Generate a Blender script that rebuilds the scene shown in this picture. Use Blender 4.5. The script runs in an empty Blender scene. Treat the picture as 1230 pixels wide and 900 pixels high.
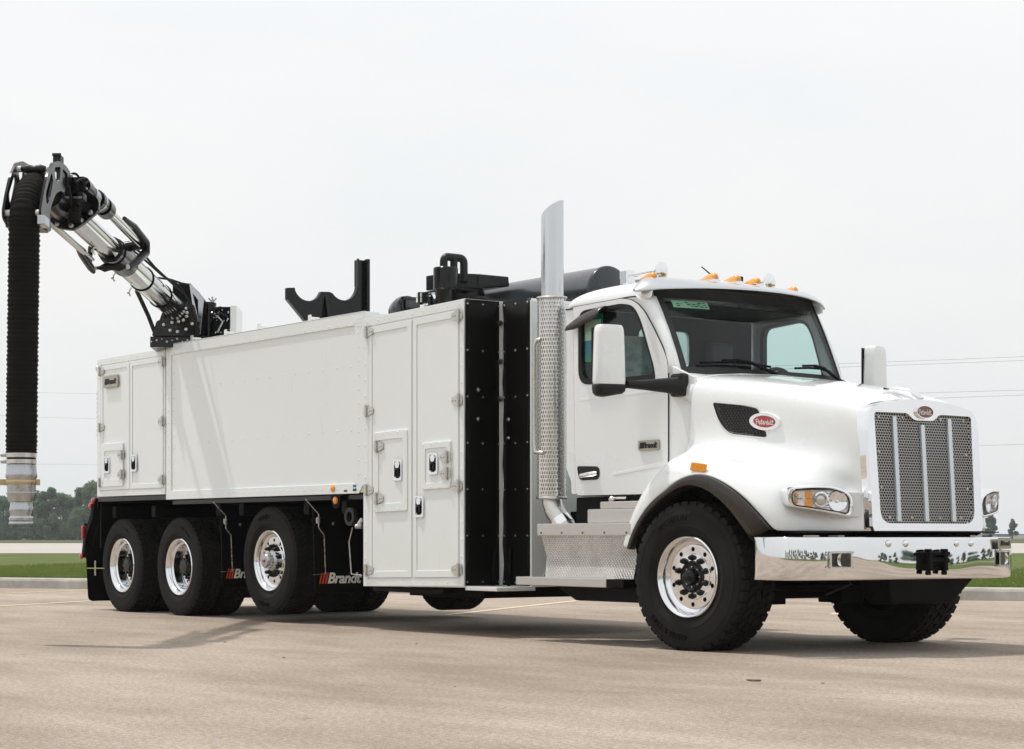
import bpy, bmesh, math, random
from mathutils import Vector, Matrix, geometry
random.seed(7)
sc = bpy.context.scene
COL = sc.collection
R = math.radians

# ------------------------------------------------------------------ camera
cam = bpy.data.objects.new('camera', bpy.data.cameras.new('camera'))
COL.objects.link(cam)
AL = math.atan(1768 / 2400)                      # view axis against the truck's long axis
FX, FY = -math.cos(AL), math.sin(AL)             # view direction on the ground
RX, RY = math.sin(AL), math.cos(AL)              # picture right on the ground
CAM = Vector((11.157, -11.02, 0.848))
cam.location = CAM
cam.rotation_euler = (math.pi / 2, 0, math.atan2(FY, FX) - math.pi / 2)
cam.data.lens = 2400 / 1230 * 36
cam.data.sensor_width = 36
cam.data.shift_y = 194.5 / 1230
cam.data.clip_start = 0.1
cam.data.clip_end = 5000
sc.camera = cam

# ------------------------------------------------------------------ sky, sun, exposure
SUN_V = Vector((0.315, 0.165, -1.0)).normalized()     # direction the sunlight travels
world = bpy.data.worlds.new('World')
sc.world = world
world.use_nodes = True
wn = world.node_tree
wn.nodes.clear()
w_out = wn.nodes.new('ShaderNodeOutputWorld')
w_bg = wn.nodes.new('ShaderNodeBackground')
w_sky = wn.nodes.new('ShaderNodeTexSky')
w_sky.sky_type = 'NISHITA'
w_sky.sun_disc = False
w_sky.sun_elevation = math.asin(-SUN_V.z)
w_sky.sun_rotation = math.atan2(-SUN_V.x, -SUN_V.y)
w_sky.dust_density = 6.0
w_sky.air_density = 1.0
w_mix = wn.nodes.new('ShaderNodeMix')
w_mix.data_type = 'RGBA'
w_mix.inputs[0].default_value = 0.9               # smoky white overcast laid over the clear sky
# the smoke is a little greyer towards the horizon; faint soft cloud structure
w_tc = wn.nodes.new('ShaderNodeTexCoord')
w_sep = wn.nodes.new('ShaderNodeSeparateXYZ')
wn.links.new(w_tc.outputs['Generated'], w_sep.inputs[0])
w_rmp = wn.nodes.new('ShaderNodeValToRGB')
e_ = w_rmp.color_ramp.elements
e_[0].position, e_[0].color = 0.0, (0.90, 0.897, 0.888, 1)
e_[1].position, e_[1].color = 0.30, (1.0, 1.0, 1.0, 1)
wn.links.new(w_sep.outputs['Z'], w_rmp.inputs[0])
w_map = wn.nodes.new('ShaderNodeMapping')
w_map.inputs['Scale'].default_value = (1.6, 1.6, 5.0)
wn.links.new(w_tc.outputs['Generated'], w_map.inputs[0])
w_noi = wn.nodes.new('ShaderNodeTexNoise')
w_noi.inputs['Scale'].default_value = 1.7
w_noi.inputs['Detail'].default_value = 5
w_noi.inputs['Roughness'].default_value = 0.5
wn.links.new(w_map.outputs[0], w_noi.inputs['Vector'])
w_cld = wn.nodes.new('ShaderNodeValToRGB')
c_ = w_cld.color_ramp.elements
c_[0].position, c_[0].color = 0.35, (9.9, 10.2, 10.45, 1)
c_[1].position, c_[1].color = 0.62, (10.6, 10.6, 10.55, 1)
wn.links.new(w_noi.outputs['Fac'], w_cld.inputs[0])
w_mul = wn.nodes.new('ShaderNodeMix')
w_mul.data_type = 'RGBA'
w_mul.blend_type = 'MULTIPLY'
w_mul.inputs[0].default_value = 1.0
wn.links.new(w_cld.outputs[0], w_mul.inputs[6])
wn.links.new(w_rmp.outputs[0], w_mul.inputs[7])
wn.links.new(w_mul.outputs[2], w_mix.inputs[7])
wn.links.new(w_sky.outputs[0], w_mix.inputs[6])
wn.links.new(w_mix.outputs[2], w_bg.inputs[0])
w_bg.inputs[1].default_value = 0.1
wn.links.new(w_bg.outputs[0], w_out.inputs[0])

sun = bpy.data.objects.new('sun', bpy.data.lights.new('sun', 'SUN'))
COL.objects.link(sun)
sun.data.energy = 2.7
sun.data.angle = R(1.5)
sun.data.color = (1.0, 0.95, 0.88)
sun.rotation_euler = SUN_V.to_track_quat('-Z', 'Y').to_euler()
sun.location = (0, 0, 30)
sc.view_settings.view_transform = 'Standard'
sc.view_settings.look = 'None'
sc.view_settings.exposure = 0.0
sc.view_settings.gamma = 1.0
sc.view_settings.use_curve_mapping = False
sc.cycles.volume_bounces = 0
sc.cycles.max_bounces = 10
sc.cycles.transparent_max_bounces = 12
sc.cycles.caustics_reflective = False
sc.cycles.caustics_refractive = False

# ------------------------------------------------------------------ materials
def nmat(name):
    m = bpy.data.materials.new(name)
    m.use_nodes = True
    nt = m.node_tree
    return m, nt, nt.nodes['Principled BSDF']

def node(nt, kind, **kw):
    n = nt.nodes.new(kind)
    for k, v in kw.items():
        setattr(n, k, v)
    return n

def noise_of(nt, scale, detail=4, rough=0.55, coord='Object', stretch=None):
    tc = node(nt, 'ShaderNodeTexCoord')
    n = node(nt, 'ShaderNodeTexNoise')
    n.inputs['Scale'].default_value = scale
    n.inputs['Detail'].default_value = detail
    n.inputs['Roughness'].default_value = rough
    if stretch:
        mp = node(nt, 'ShaderNodeMapping')
        mp.inputs['Scale'].default_value = stretch[:3]
        if len(stretch) > 3:
            mp.inputs['Rotation'].default_value = (0, 0, stretch[3])
        nt.links.new(tc.outputs[coord], mp.inputs[0])
        nt.links.new(mp.outputs[0], n.inputs['Vector'])
    else:
        nt.links.new(tc.outputs[coord], n.inputs['Vector'])
    return n

def ramp(nt, src, stops):
    r = node(nt, 'ShaderNodeValToRGB')
    els = r.color_ramp.elements
    els[0].position, els[0].color = stops[0][0], (*stops[0][1], 1)
    els[1].position, els[1].color = stops[-1][0], (*stops[-1][1], 1)
    for p, c in stops[1:-1]:
        e = els.new(p)
        e.color = (*c, 1)
    nt.links.new(src, r.inputs[0])
    return r

def paint(name, base, rough=0.4, metal=0.0, coat=0.0, var=0.06, vscale=6.0, wave=0.0, wscale=1.2,
          rvar=0.08, spec=0.5, stretch=None, grain=0.0, gscale=400.0):
    m, nt, b = nmat(name)
    n = noise_of(nt, vscale, 5, 0.6, stretch=stretch)
    lo = [c * (1 - var) for c in base]
    hi = [min(1, c * (1 + var)) for c in base]
    r = ramp(nt, n.outputs['Fac'], [(0.3, lo), (0.7, hi)])
    nt.links.new(r.outputs[0], b.inputs['Base Color'])
    mr = node(nt, 'ShaderNodeMapRange')
    mr.inputs[1].default_value, mr.inputs[2].default_value = 0.3, 0.7
    mr.inputs[3].default_value, mr.inputs[4].default_value = max(0, rough - rvar), rough + rvar
    nt.links.new(n.outputs['Fac'], mr.inputs[0])
    nt.links.new(mr.outputs[0], b.inputs['Roughness'])
    b.inputs['Metallic'].default_value = metal
    b.inputs['Coat Weight'].default_value = coat
    b.inputs['Coat Roughness'].default_value = 0.06
    b.inputs['Specular IOR Level'].default_value = spec
    last = None
    if wave:
        wv = noise_of(nt, wscale, 1, 0.4)
        bp = node(nt, 'ShaderNodeBump')
        bp.inputs['Strength'].default_value = 1.0
        bp.inputs['Distance'].default_value = wave
        nt.links.new(wv.outputs['Fac'], bp.inputs['Height'])
        last = bp
    if grain:
        g = noise_of(nt, gscale, 3, 0.6)
        bp = node(nt, 'ShaderNodeBump')
        bp.inputs['Strength'].default_value = 0.6
        bp.inputs['Distance'].default_value = grain
        nt.links.new(g.outputs['Fac'], bp.inputs['Height'])
        if last:
            nt.links.new(last.outputs[0], bp.inputs['Normal'])
        last = bp
    if last:
        nt.links.new(last.outputs[0], b.inputs['Normal'])
        if coat:
            nt.links.new(last.outputs[0], b.inputs['Coat Normal'])
    return m

def lens(name, base, rough=0.15, sss=0.0):
    m, nt, b = nmat(name)
    w = noise_of(nt, 60, 2)
    r = ramp(nt, w.outputs['Fac'], [(0.35, [c * 0.75 for c in base]), (0.65, base)])
    nt.links.new(r.outputs[0], b.inputs['Base Color'])
    b.inputs['Roughness'].default_value = rough
    b.inputs['Coat Weight'].default_value = 1.0
    b.inputs['Transmission Weight'].default_value = sss
    return m

def glass(name, tint, refl=1.0, rough=0.02):
    m, nt, b = nmat(name)
    nt.nodes.remove(b)
    out = nt.nodes['Material Output']
    tr = node(nt, 'ShaderNodeBsdfTransparent')
    tr.inputs[0].default_value = (*tint, 1)
    gl = node(nt, 'ShaderNodeBsdfGlossy')
    gl.inputs['Roughness'].default_value = rough
    gl.inputs[0].default_value = (refl, refl, refl, 1)
    fr = node(nt, 'ShaderNodeFresnel')
    geo = node(nt, 'ShaderNodeNewGeometry')               # a single sheet: same reflection from both faces
    ior = node(nt, 'ShaderNodeMapRange')
    ior.inputs[3].default_value = 1.45
    ior.inputs[4].default_value = 1 / 1.45
    nt.links.new(geo.outputs['Backfacing'], ior.inputs[0])
    nt.links.new(ior.outputs[0], fr.inputs[0])
    mx = node(nt, 'ShaderNodeMixShader')
    nt.links.new(fr.outputs[0], mx.inputs[0])
    nt.links.new(tr.outputs[0], mx.inputs[1])
    nt.links.new(gl.outputs[0], mx.inputs[2])
    nt.links.new(mx.outputs[0], out.inputs[0])
    return m

M = {}
M['body'] = paint('body_white', (0.79, 0.83, 0.825), 0.30, coat=0.5, var=0.008, vscale=2.2, wave=0.006, wscale=0.8, rvar=0.03, stretch=(2.2, 2.2, 0.35))
M['cab'] = paint('cab_white', (0.815, 0.845, 0.85), 0.28, coat=1.0, var=0.012, vscale=2, wave=0.0015, wscale=2.0, rvar=0.04)
M['chrome'] = paint('chrome', (0.86, 0.86, 0.87), 0.05, metal=1, var=0.02, wave=0.0012, wscale=3.0, rvar=0.025)
M['bumper'] = paint('bumper_chrome', (0.80, 0.81, 0.82), 0.035, metal=1, var=0.015, wave=0.035, wscale=1.7, rvar=0.02)
M['polished'] = paint('polished_visor', (0.64, 0.66, 0.68), 0.2, metal=1, var=0.02, vscale=3, rvar=0.05)
M['steel'] = paint('stainless_steel', (0.62, 0.61, 0.58), 0.3, metal=1, var=0.06, vscale=30, rvar=0.08)
M['alu'] = paint('milled_aluminium', (0.60, 0.585, 0.565), 0.38, metal=1, var=0.05, vscale=9, stretch=(1, 1, 40), rvar=0.08)
M['rim'] = paint('polished_rim', (0.80, 0.81, 0.825), 0.10, metal=1, var=0.03, vscale=14, rvar=0.05)
M['blackp'] = paint('gloss_black_paint', (0.005, 0.005, 0.0055), 0.18, var=0.2, vscale=8, rvar=0.06, spec=0.35)
M['blackm'] = paint('satin_black', (0.0025, 0.0025, 0.0025), 0.5, var=0.25, vscale=5, rvar=0.1, grain=0.0008, gscale=150, spec=0.10)
M['panelblack'] = paint('black_rubber_sheet', (0.003, 0.0028, 0.0025), 0.45, var=0.2, vscale=3, wave=0.03, wscale=1.6, rvar=0.1, spec=0.10)
M['plastic'] = paint('black_plastic', (0.007, 0.007, 0.007), 0.42, spec=0.35, var=0.12, vscale=12, grain=0.0004, gscale=500)
M['flare'] = paint('weathered_flare_plastic', (0.026, 0.022, 0.019), 0.30, var=0.15, vscale=7, grain=0.0005, gscale=300)
M['rubber'] = paint('tyre_rubber', (0.0145, 0.0135, 0.0125), 0.75, spec=0.15, var=0.4, vscale=4, rvar=0.08, grain=0.0012, gscale=160)
M['letter'] = paint('raised_tyre_lettering', (0.002, 0.002, 0.002), 0.7, var=0.1, spec=0.08)
M['hose'] = paint('hose_fabric', (0.0075, 0.007, 0.0065), 0.85, var=0.3, spec=0.15, vscale=8, grain=0.002, gscale=220)
M['dark'] = paint('dark_interior', (0.012, 0.014, 0.016), 0.7, var=0.2)
M['seat'] = paint('seat_cloth', (0.09, 0.10, 0.105), 0.8, var=0.2)
M['film'] = paint('protective_film', (0.30, 0.32, 0.31), 0.3, var=0.15, wave=0.05, wscale=8)
M['amber'] = lens('amber_lens', (0.95, 0.36, 0.015))
M['red'] = lens('red_lens', (0.48, 0.010, 0.012))
M['clear'] = glass('clear_lens', (0.98, 0.98, 0.99), 0.7)
M['glass'] = glass('green_tinted_glass', (0.82, 0.93, 0.92), 0.75)
M['winglass'] = glass('side_window_glass', (0.86, 0.95, 0.93), 0.6)
M['whitep'] = paint('white_plastic', (0.7, 0.7, 0.68), 0.4, var=0.03)
M['gold'] = paint('zinc_gold_clamp', (0.50, 0.40, 0.25), 0.35, metal=1, var=0.1, vscale=20)
M['cast'] = paint('galvanised_fitting', (0.46, 0.475, 0.49), 0.28, metal=1, var=0.1, vscale=18, rvar=0.1)
M['boom'] = paint('polished_boom_tube', (0.58, 0.58, 0.56), 0.10, metal=1, var=0.05, vscale=5, rvar=0.04)
M['tank'] = paint('blue_black_tank', (0.020, 0.026, 0.032), 0.30, var=0.15, vscale=4, coat=0.3)
M['brandwhite'] = paint('decal_silver', (0.86, 0.84, 0.78), 0.5, var=0.03)
M['brandred'] = paint('decal_red', (0.62, 0.07, 0.02), 0.5, var=0.05)
M['badgeplate'] = paint('brushed_badge', (0.45, 0.41, 0.34), 0.35, metal=1, var=0.08, vscale=12, stretch=(1, 1, 30))
M['silver'] = paint('lamp_silvering', (0.93, 0.93, 0.94), 0.3, metal=0.1, var=0.03, vscale=20)
M['ink'] = paint('black_ink', (0.01, 0.01, 0.01), 0.5)
M['ovalred'] = paint('emblem_red', (0.42, 0.006, 0.02), 0.2, coat=1.0, var=0.05)
M['ovalmaroon'] = paint('emblem_maroon', (0.16, 0.010, 0.016), 0.2, coat=1.0, var=0.05)
M['sticker_green'] = paint('sticker_green', (0.45, 0.72, 0.50), 0.6, var=0.05)
M['sticker_teal'] = paint('sticker_teal', (0.02, 0.32, 0.20), 0.6, var=0.05)
M['sticker_blue'] = paint('sticker_blue', (0.03, 0.20, 0.38), 0.6, var=0.05)
M['sticker_white'] = paint('sticker_white', (0.75, 0.78, 0.72), 0.6, var=0.05)
M['yellow'] = paint('yellow_rod', (0.22, 0.24, 0.05), 0.5)

def tread_plate():
    m, nt, b = nmat('tread_plate')
    tc = node(nt, 'ShaderNodeTexCoord')
    sep = node(nt, 'ShaderNodeSeparateXYZ')
    nt.links.new(tc.outputs['Object'], sep.inputs[0])
    def math_(op, a, bb=None):
        n = node(nt, 'ShaderNodeMath', operation=op)
        for i, v in enumerate((a, bb)):
            if v is None: continue
            if isinstance(v, (int, float)): n.inputs[i].default_value = v
            else: nt.links.new(v, n.inputs[i])
        return n.outputs[0]
    k = 2 * math.pi / 0.034
    u = math_('ADD', math_('MULTIPLY', sep.outputs[0], k), math_('MULTIPLY', sep.outputs[2], k))
    v = math_('SUBTRACT', math_('MULTIPLY', sep.outputs[0], k), math_('MULTIPLY', sep.outputs[2], k))
    su = math_('SINE', u); sv = math_('SINE', v)
    h = math_('MAXIMUM', math_('POWER', math_('ABSOLUTE', math_('MULTIPLY', su, math_('COSINE', math_('MULTIPLY', v, 0.5)))), 2.0),
              math_('POWER', math_('ABSOLUTE', math_('MULTIPLY', sv, math_('SINE', math_('MULTIPLY', u, 0.5)))), 2.0))
    bp = node(nt, 'ShaderNodeBump')
    bp.inputs['Distance'].default_value = 0.006
    bp.inputs['Strength'].default_value = 1.0
    nt.links.new(h, bp.inputs['Height'])
    nt.links.new(bp.outputs[0], b.inputs['Normal'])
    n = noise_of(nt, 5, 4)
    r = ramp(nt, n.outputs['Fac'], [(0.3, (0.50, 0.485, 0.465)), (0.7, (0.66, 0.645, 0.62))])
    nt.links.new(r.outputs[0], b.inputs['Base Color'])
    b.inputs['Metallic'].default_value = 1
    b.inputs['Roughness'].default_value = 0.26
    return m
M['tread'] = tread_plate()

def perforated(name, coord, pu, pv, ru, rv, base, rough, hole_col=(0.01, 0.01, 0.01), see_through=False, axes=(0, 1)):
    """metal sheet with staggered punched holes; pu/pv pitch, ru/rv hole radii, in the units of the coordinate"""
    m, nt, b = nmat(name)
    tc = node(nt, 'ShaderNodeTexCoord')
    sep = node(nt, 'ShaderNodeSeparateXYZ')
    nt.links.new(tc.outputs[coord], sep.inputs[0])
    def math_(op, *a):
        n = node(nt, 'ShaderNodeMath', operation=op)
        for i, v in enumerate(a):
            if isinstance(v, (int, float)): n.inputs[i].default_value = v
            else: nt.links.new(v, n.inputs[i])
        return n.outputs[0]
    U, V = sep.outputs[axes[0]], sep.outputs[axes[1]]
    v = math_('DIVIDE', V, pv)
    row = math_('FLOOR', v)
    off = math_('MULTIPLY', math_('FLOORED_MODULO', row, 2.0), 0.5)
    u = math_('ADD', math_('DIVIDE', U, pu), off)
    fu = math_('MULTIPLY', math_('SUBTRACT', math_('FRACT', u), 0.5), pu / ru)
    fv = math_('MULTIPLY', math_('SUBTRACT', math_('FRACT', v), 0.5), pv / rv)
    d = math_('ADD', math_('POWER', math_('ABSOLUTE', fu), 3.0), math_('POWER', math_('ABSOLUTE', fv), 3.0))
    hole = math_('LESS_THAN', d, 1.0)
    b.inputs['Base Color'].default_value = (*base, 1)
    b.inputs['Metallic'].default_value = 1
    b.inputs['Roughness'].default_value = rough
    if see_through:
        out = nt.nodes['Material Output']
        tr = node(nt, 'ShaderNodeBsdfTransparent')
        mx = node(nt, 'ShaderNodeMixShader')
        nt.links.new(hole, mx.inputs[0])
        nt.links.new(b.outputs[0], mx.inputs[1])
        nt.links.new(tr.outputs[0], mx.inputs[2])
        nt.links.new(mx.outputs[0], out.inputs[0])
    return m
M['grillemesh'] = perforated('grille_mesh', 'Object', 0.026, 0.0195, 0.0108, 0.0083, (0.52, 0.50, 0.48), 0.3, see_through=True, axes=(1, 2))
M['shield'] = perforated('stack_shield', 'UV', 0.0215, 0.033, 0.0055, 0.0115, (0.72, 0.70, 0.67), 0.25, see_through=True)
M['intakemesh'] = paint('intake_mesh', (0.012, 0.012, 0.012), 0.5)

# ------------------------------------------------------------------ mesh building
class MB:
    def __init__(self):
        self.v, self.f, self.m, self.uv = [], [], [], None
    def add(self, vs, fs, mi=0):
        o = len(self.v)
        self.v += [tuple(p) for p in vs]
        self.f += [tuple(i + o for i in f) for f in fs]
        self.m += [mi] * len(fs)
        return self
    def box(self, lo, hi, mi=0, rot=None):
        c = [(a + b) / 2 for a, b in zip(lo, hi)]
        vs = [Vector((x, y, z)) for x in (lo[0], hi[0]) for y in (lo[1], hi[1]) for z in (lo[2], hi[2])]
        if rot:
            C = Vector(c)
            vs = [C + rot @ (p - C) for p in vs]
        return self.add(vs, [(0, 1, 3, 2), (4, 6, 7, 5), (0, 4, 5, 1), (2, 3, 7, 6), (0, 2, 6, 4), (1, 5, 7, 3)], mi)
    def hexa(self, b4, t4, mi=0):
        return self.add(list(b4) + list(t4), [(3, 2, 1, 0), (4, 5, 6, 7), (0, 1, 5, 4), (1, 2, 6, 5), (2, 3, 7, 6), (3, 0, 4, 7)], mi)
    def lathe(self, prof, n=24, o=(0, 0, 0), axis=(0, 0, 1), mi=0, closed=False):
        """prof: (radius, distance along axis)"""
        ax = Vector(axis).normalized()
        t = Vector((1, 0, 0)) if abs(ax.x) < 0.9 else Vector((0, 1, 0))
        u = ax.cross(t).normalized(); w = ax.cross(u)
        o = Vector(o)
        vs, fs = [], []
        k = len(prof)
        for i in range(n):
            a = 2 * math.pi * i / n
            d = u * math.cos(a) + w * math.sin(a)
            for r, h in prof:
                vs.append(o + ax * h + d * r)
        for i in range(n):
            j = (i + 1) % n
            for q in range(k - 1 + (1 if closed else 0)):
                q2 = (q + 1) % k
                fs.append((i * k + q, j * k + q, j * k + q2, i * k + q2))
        return self.add(vs, fs, mi)
    def cyl(self, p0, p1, r0, r1=None, n=16, mi=0):
        p0, p1 = Vector(p0), Vector(p1)
        r1 = r0 if r1 is None else r1
        L = (p1 - p0).length
        return self.lathe([(0.0001, 0), (r0, 0), (r1, L), (0.0001, L)], n, p0, p1 - p0, mi)
    def tube(self, pts, r, n=10, mi=0, closed=False, caps=True):
        P = [Vector(p) for p in pts]
        k = len(P)
        rr = r if isinstance(r, (list, tuple)) else [r] * k
        vs, fs = [], []
        T = []
        for i in range(k):
            a = P[(i - 1) % k] if (i > 0 or closed) else P[i]
            b = P[(i + 1) % k] if (i < k - 1 or closed) else P[i]
            T.append((b - a).normalized())
        t = T[0]
        up = Vector((0, 0, 1)) if abs(t.z) < 0.9 else Vector((1, 0, 0))
        u = t.cross(up).normalized()
        for i in range(k):
            u = (u - T[i] * u.dot(T[i])).normalized()
            w = T[i].cross(u)
            for j in range(n):
                a = 2 * math.pi * j / n
                vs.append(P[i] + (u * math.cos(a) + w * math.sin(a)) * rr[i])
        for i in range(k - 1 + (1 if closed else 0)):
            i2 = (i + 1) % k
            for j in range(n):
                j2 = (j + 1) % n
                fs.append((i * n + j, i * n + j2, i2 * n + j2, i2 * n + j))
        if caps and not closed:
            fs.append(tuple(range(n)))
            fs.append(tuple((k - 1) * n + j for j in reversed(range(n))))
        return self.add(vs, fs, mi)
    def plate(self, outer, holes, frame, d0, d1, mi=0):
        """flat plate between depths d0 and d1, outline in (a, b), with holes"""
        loops = [outer] + list(holes or [])
        tri = geometry.tessellate_polygon([[Vector((a, b, 0)) for a, b in lp] for lp in loops])
        flat = [p for lp in loops for p in lp]
        n = len(flat)
        vs = [frame(a, b, d1) for a, b in flat] + [frame(a, b, d0) for a, b in flat]
        fs = [tuple(t) for t in tri] + [tuple(i + n for i in reversed(t)) for t in tri]
        o = 0
        for lp in loops:
            k = len(lp)
            for i in range(k):
                j = (i + 1) % k
                fs.append((o + i, o + j, n + o + j, n + o + i))
            o += k
        return self.add(vs, fs, mi)
    def grid(self, rows, mi=0, close_u=False, close_v=False):
        a, b = len(rows), len(rows[0])
        vs = [p for r in rows for p in r]
        fs = []
        for i in range(a - 1 + (1 if close_u else 0)):
            for j in range(b - 1 + (1 if close_v else 0)):
                i2, j2 = (i + 1) % a, (j + 1) % b
                fs.append((i * b + j, i * b + j2, i2 * b + j2, i2 * b + j))
        return self.add(vs, fs, mi)
    def ball(self, c, r, sx=1, sy=1, sz=1, n=14, mi=0):
        vs, fs = [], []
        m = n // 2 + 1
        for i in range(m + 1):
            t = math.pi * i / m
            for j in range(n):
                a = 2 * math.pi * j / n
                vs.append((c[0] + r * sx * math.sin(t) * math.cos(a), c[1] + r * sy * math.sin(t) * math.sin(a), c[2] + r * sz * math.cos(t)))
        for i in range(m):
            for j in range(n):
                j2 = (j + 1) % n
                fs.append((i * n + j, i * n + j2, (i + 1) * n + j2, (i + 1) * n + j))
        return self.add(vs, fs, mi)
    def mirror_y(self):
        n = len(self.v)
        self.v += [(x, -y, z) for x, y, z in self.v]
        self.f += [tuple(i + n for i in reversed(f)) for f in self.f]
        self.m += self.m
        return self
    def mesh(self, name, mats, smooth=None):
        me = bpy.data.meshes.new(name)
        me.from_pydata(self.v, [], self.f)
        for mt in (mats if isinstance(mats, (list, tuple)) else [mats]):
            me.materials.append(mt)
        me.polygons.foreach_set('material_index', self.m)
        bm = bmesh.new(); bm.from_mesh(me)
        bmesh.ops.remove_doubles(bm, verts=bm.verts, dist=1e-5)
        bmesh.ops.recalc_face_normals(bm, faces=bm.faces)
        bm.to_mesh(me); bm.free()
        if smooth:
            me.shade_smooth()
            me.set_sharp_from_angle(angle=R(smooth))
        return me
    def build(self, name, mats, parent=None, loc=(0, 0, 0), rot=(0, 0, 0), smooth=None, bevel=0, label=None, seg=2):
        return link(name, self.mesh(name, mats, smooth), parent, loc, rot, bevel, label, seg)

def link(name, me, parent=None, loc=(0, 0, 0), rot=(0, 0, 0), bevel=0, label=None, seg=2):
    o = bpy.data.objects.new(name, me)
    COL.objects.link(o)
    o.location = loc; o.rotation_euler = rot
    if parent: o.parent = parent
    if bevel:
        b = o.modifiers.new('bevel', 'BEVEL')
        b.width = bevel; b.segments = seg; b.limit_method = 'ANGLE'; b.angle_limit = R(35)
        b.harden_normals = False
    if label: o['label'] = label
    return o

def thing(name, label, cat, loc=(0, 0, 0), group=None):
    o = bpy.data.objects.new(name, None)
    COL.objects.link(o); o.location = loc
    o.empty_display_size = 0.3
    o['label'] = label; o['category'] = cat
    if group: o['group'] = group
    return o

def stuff(o):
    o['kind'] = 'stuff'; return o
def structure(o):
    o['kind'] = 'structure'; return o

fs_ = lambda y0: (lambda a, b, d: (a, y0 - d, b))        # near side of the truck: outward is -Y
ff_ = lambda x0: (lambda a, b, d: (x0 + d, a, b))        # front faces: outward is +X
ft_ = lambda z0: (lambda a, b, d: (a, b, z0 + d))

def rpoly(pts, r, n=5):
    """polygon with rounded corners; r one number or one per corner"""
    out = []
    k = len(pts)
    for i in range(k):
        p = Vector(pts[i]); a = Vector(pts[i - 1]); b = Vector(pts[(i + 1) % k])
        ri = r[i] if isinstance(r, (list, tuple)) else r
        if ri <= 0:
            out.append(tuple(p)); continue
        da, db = (a - p), (b - p)
        ri = min(ri, da.length * 0.48, db.length * 0.48)
        p0 = p + da.normalized() * ri; p1 = p + db.normalized() * ri
        for q in range(n + 1):
            t = q / n
            out.append(tuple(p0 * (1 - t) ** 2 + p * 2 * t * (1 - t) + p1 * t * t))
    return out
def rrect(a0, b0, a1, b1, r, n=4):
    return rpoly([(a0, b0), (a1, b0), (a1, b1), (a0, b1)], r, n)
def circle(ca, cb, r, n=16, rb=None):
    rb = rb or r
    return [(ca + r * math.cos(2 * math.pi * i / n), cb + rb * math.sin(2 * math.pi * i / n)) for i in range(n)]
def interp(x, tab):
    if x <= tab[0][0]: return tab[0][1]
    for (x0, y0), (x1, y1) in zip(tab, tab[1:]):
        if x <= x1:
            return y0 + (y1 - y0) * (x - x0) / (x1 - x0)
    return tab[-1][1]
def smooth_interp(x, tab):
    """Catmull-Rom through the table"""
    n = len(tab)
    if x <= tab[0][0]: return tab[0][1]
    if x >= tab[-1][0]: return tab[-1][1]
    for i in range(n - 1):
        if x <= tab[i + 1][0]:
            x0, y0 = tab[i]; x1, y1 = tab[i + 1]
            m0 = (y1 - tab[i - 1][1]) / (x1 - tab[i - 1][0]) if i > 0 else (y1 - y0) / (x1 - x0)
            m1 = (tab[i + 2][1] - y0) / (tab[i + 2][0] - x0) if i + 2 < n else (y1 - y0) / (x1 - x0)
            h = x1 - x0; t = (x - x0) / h
            return ((2*t**3 - 3*t*t + 1) * y0 + (t**3 - 2*t*t + t) * h * m0 + (-2*t**3 + 3*t*t) * y1 + (t**3 - t*t) * h * m1)

def text_geo(s, width=None, height=None, shear=0.0, fat=0.0, thick=0.002, space=1.0):
    """lettering as mesh data centred on (0, 0); (a, b, d) per vertex"""
    cu = bpy.data.curves.new('lettering', 'FONT')
    cu.body = s; cu.size = 1.0; cu.shear = shear; cu.offset = fat; cu.extrude = 0.01; cu.space_character = space
    cu.resolution_u = 3
    ob = bpy.data.objects.new('lettering', cu)
    COL.objects.link(ob)
    dg = bpy.context.evaluated_depsgraph_get()
    me = bpy.data.meshes.new_from_object(ob.evaluated_get(dg))
    vs = [v.co.copy() for v in me.vertices]
    fs = [tuple(p.vertices) for p in me.polygons]
    bpy.data.objects.remove(ob); bpy.data.curves.remove(cu); bpy.data.meshes.remove(me)
    x0, x1 = min(v.x for v in vs), max(v.x for v in vs)
    y0, y1 = min(v.y for v in vs), max(v.y for v in vs)
    sx = width / (x1 - x0) if width else None
    sy = height / (y1 - y0) if height else sx
    sx = sx or sy
    return [((v.x - (x0 + x1) / 2) * sx, (v.y - (y0 + y1) / 2) * sy, (v.z / 0.01 * 0.5 + 0.5) * thick) for v in vs], fs
def put_text(mb, geo, frame, a, b, d=0.0, mi=0):
    vs, fs = geo
    return mb.add([frame(a + p[0], b + p[1], d + p[2]) for p in vs], fs, mi)

SCRIPT = {   # a flowing hand: one stroke chain per letter, in a unit box
 'P': [[(0.15, -0.35), (0.35, 0.95)], [(0.0, 0.75), (0.3, 1.0), (0.75, 0.95), (0.85, 0.65), (0.6, 0.42), (0.32, 0.45)]],
 'e': [[(0.0, 0.25), (0.45, 0.35), (0.42, 0.6), (0.2, 0.6), (0.1, 0.25), (0.3, 0.0), (0.65, 0.15)]],
 't': [[(0.3, 0.95), (0.12, 0.15), (0.25, 0.0), (0.5, 0.15)], [(0.0, 0.65), (0.5, 0.7)]],
 'r': [[(0.0, 0.1), (0.15, 0.6), (0.3, 0.5), (0.45, 0.6), (0.4, 0.1), (0.6, 0.15)]],
 'b': [[(0.3, 1.0), (0.1, 0.1), (0.35, 0.0), (0.5, 0.3), (0.3, 0.55), (0.15, 0.4)]],
 'i': [[(0.15, 0.6), (0.08, 0.1), (0.3, 0.1)]],
 'l': [[(0.3, 1.0), (0.1, 0.15), (0.3, 0.05), (0.45, 0.15)]],
}
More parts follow.
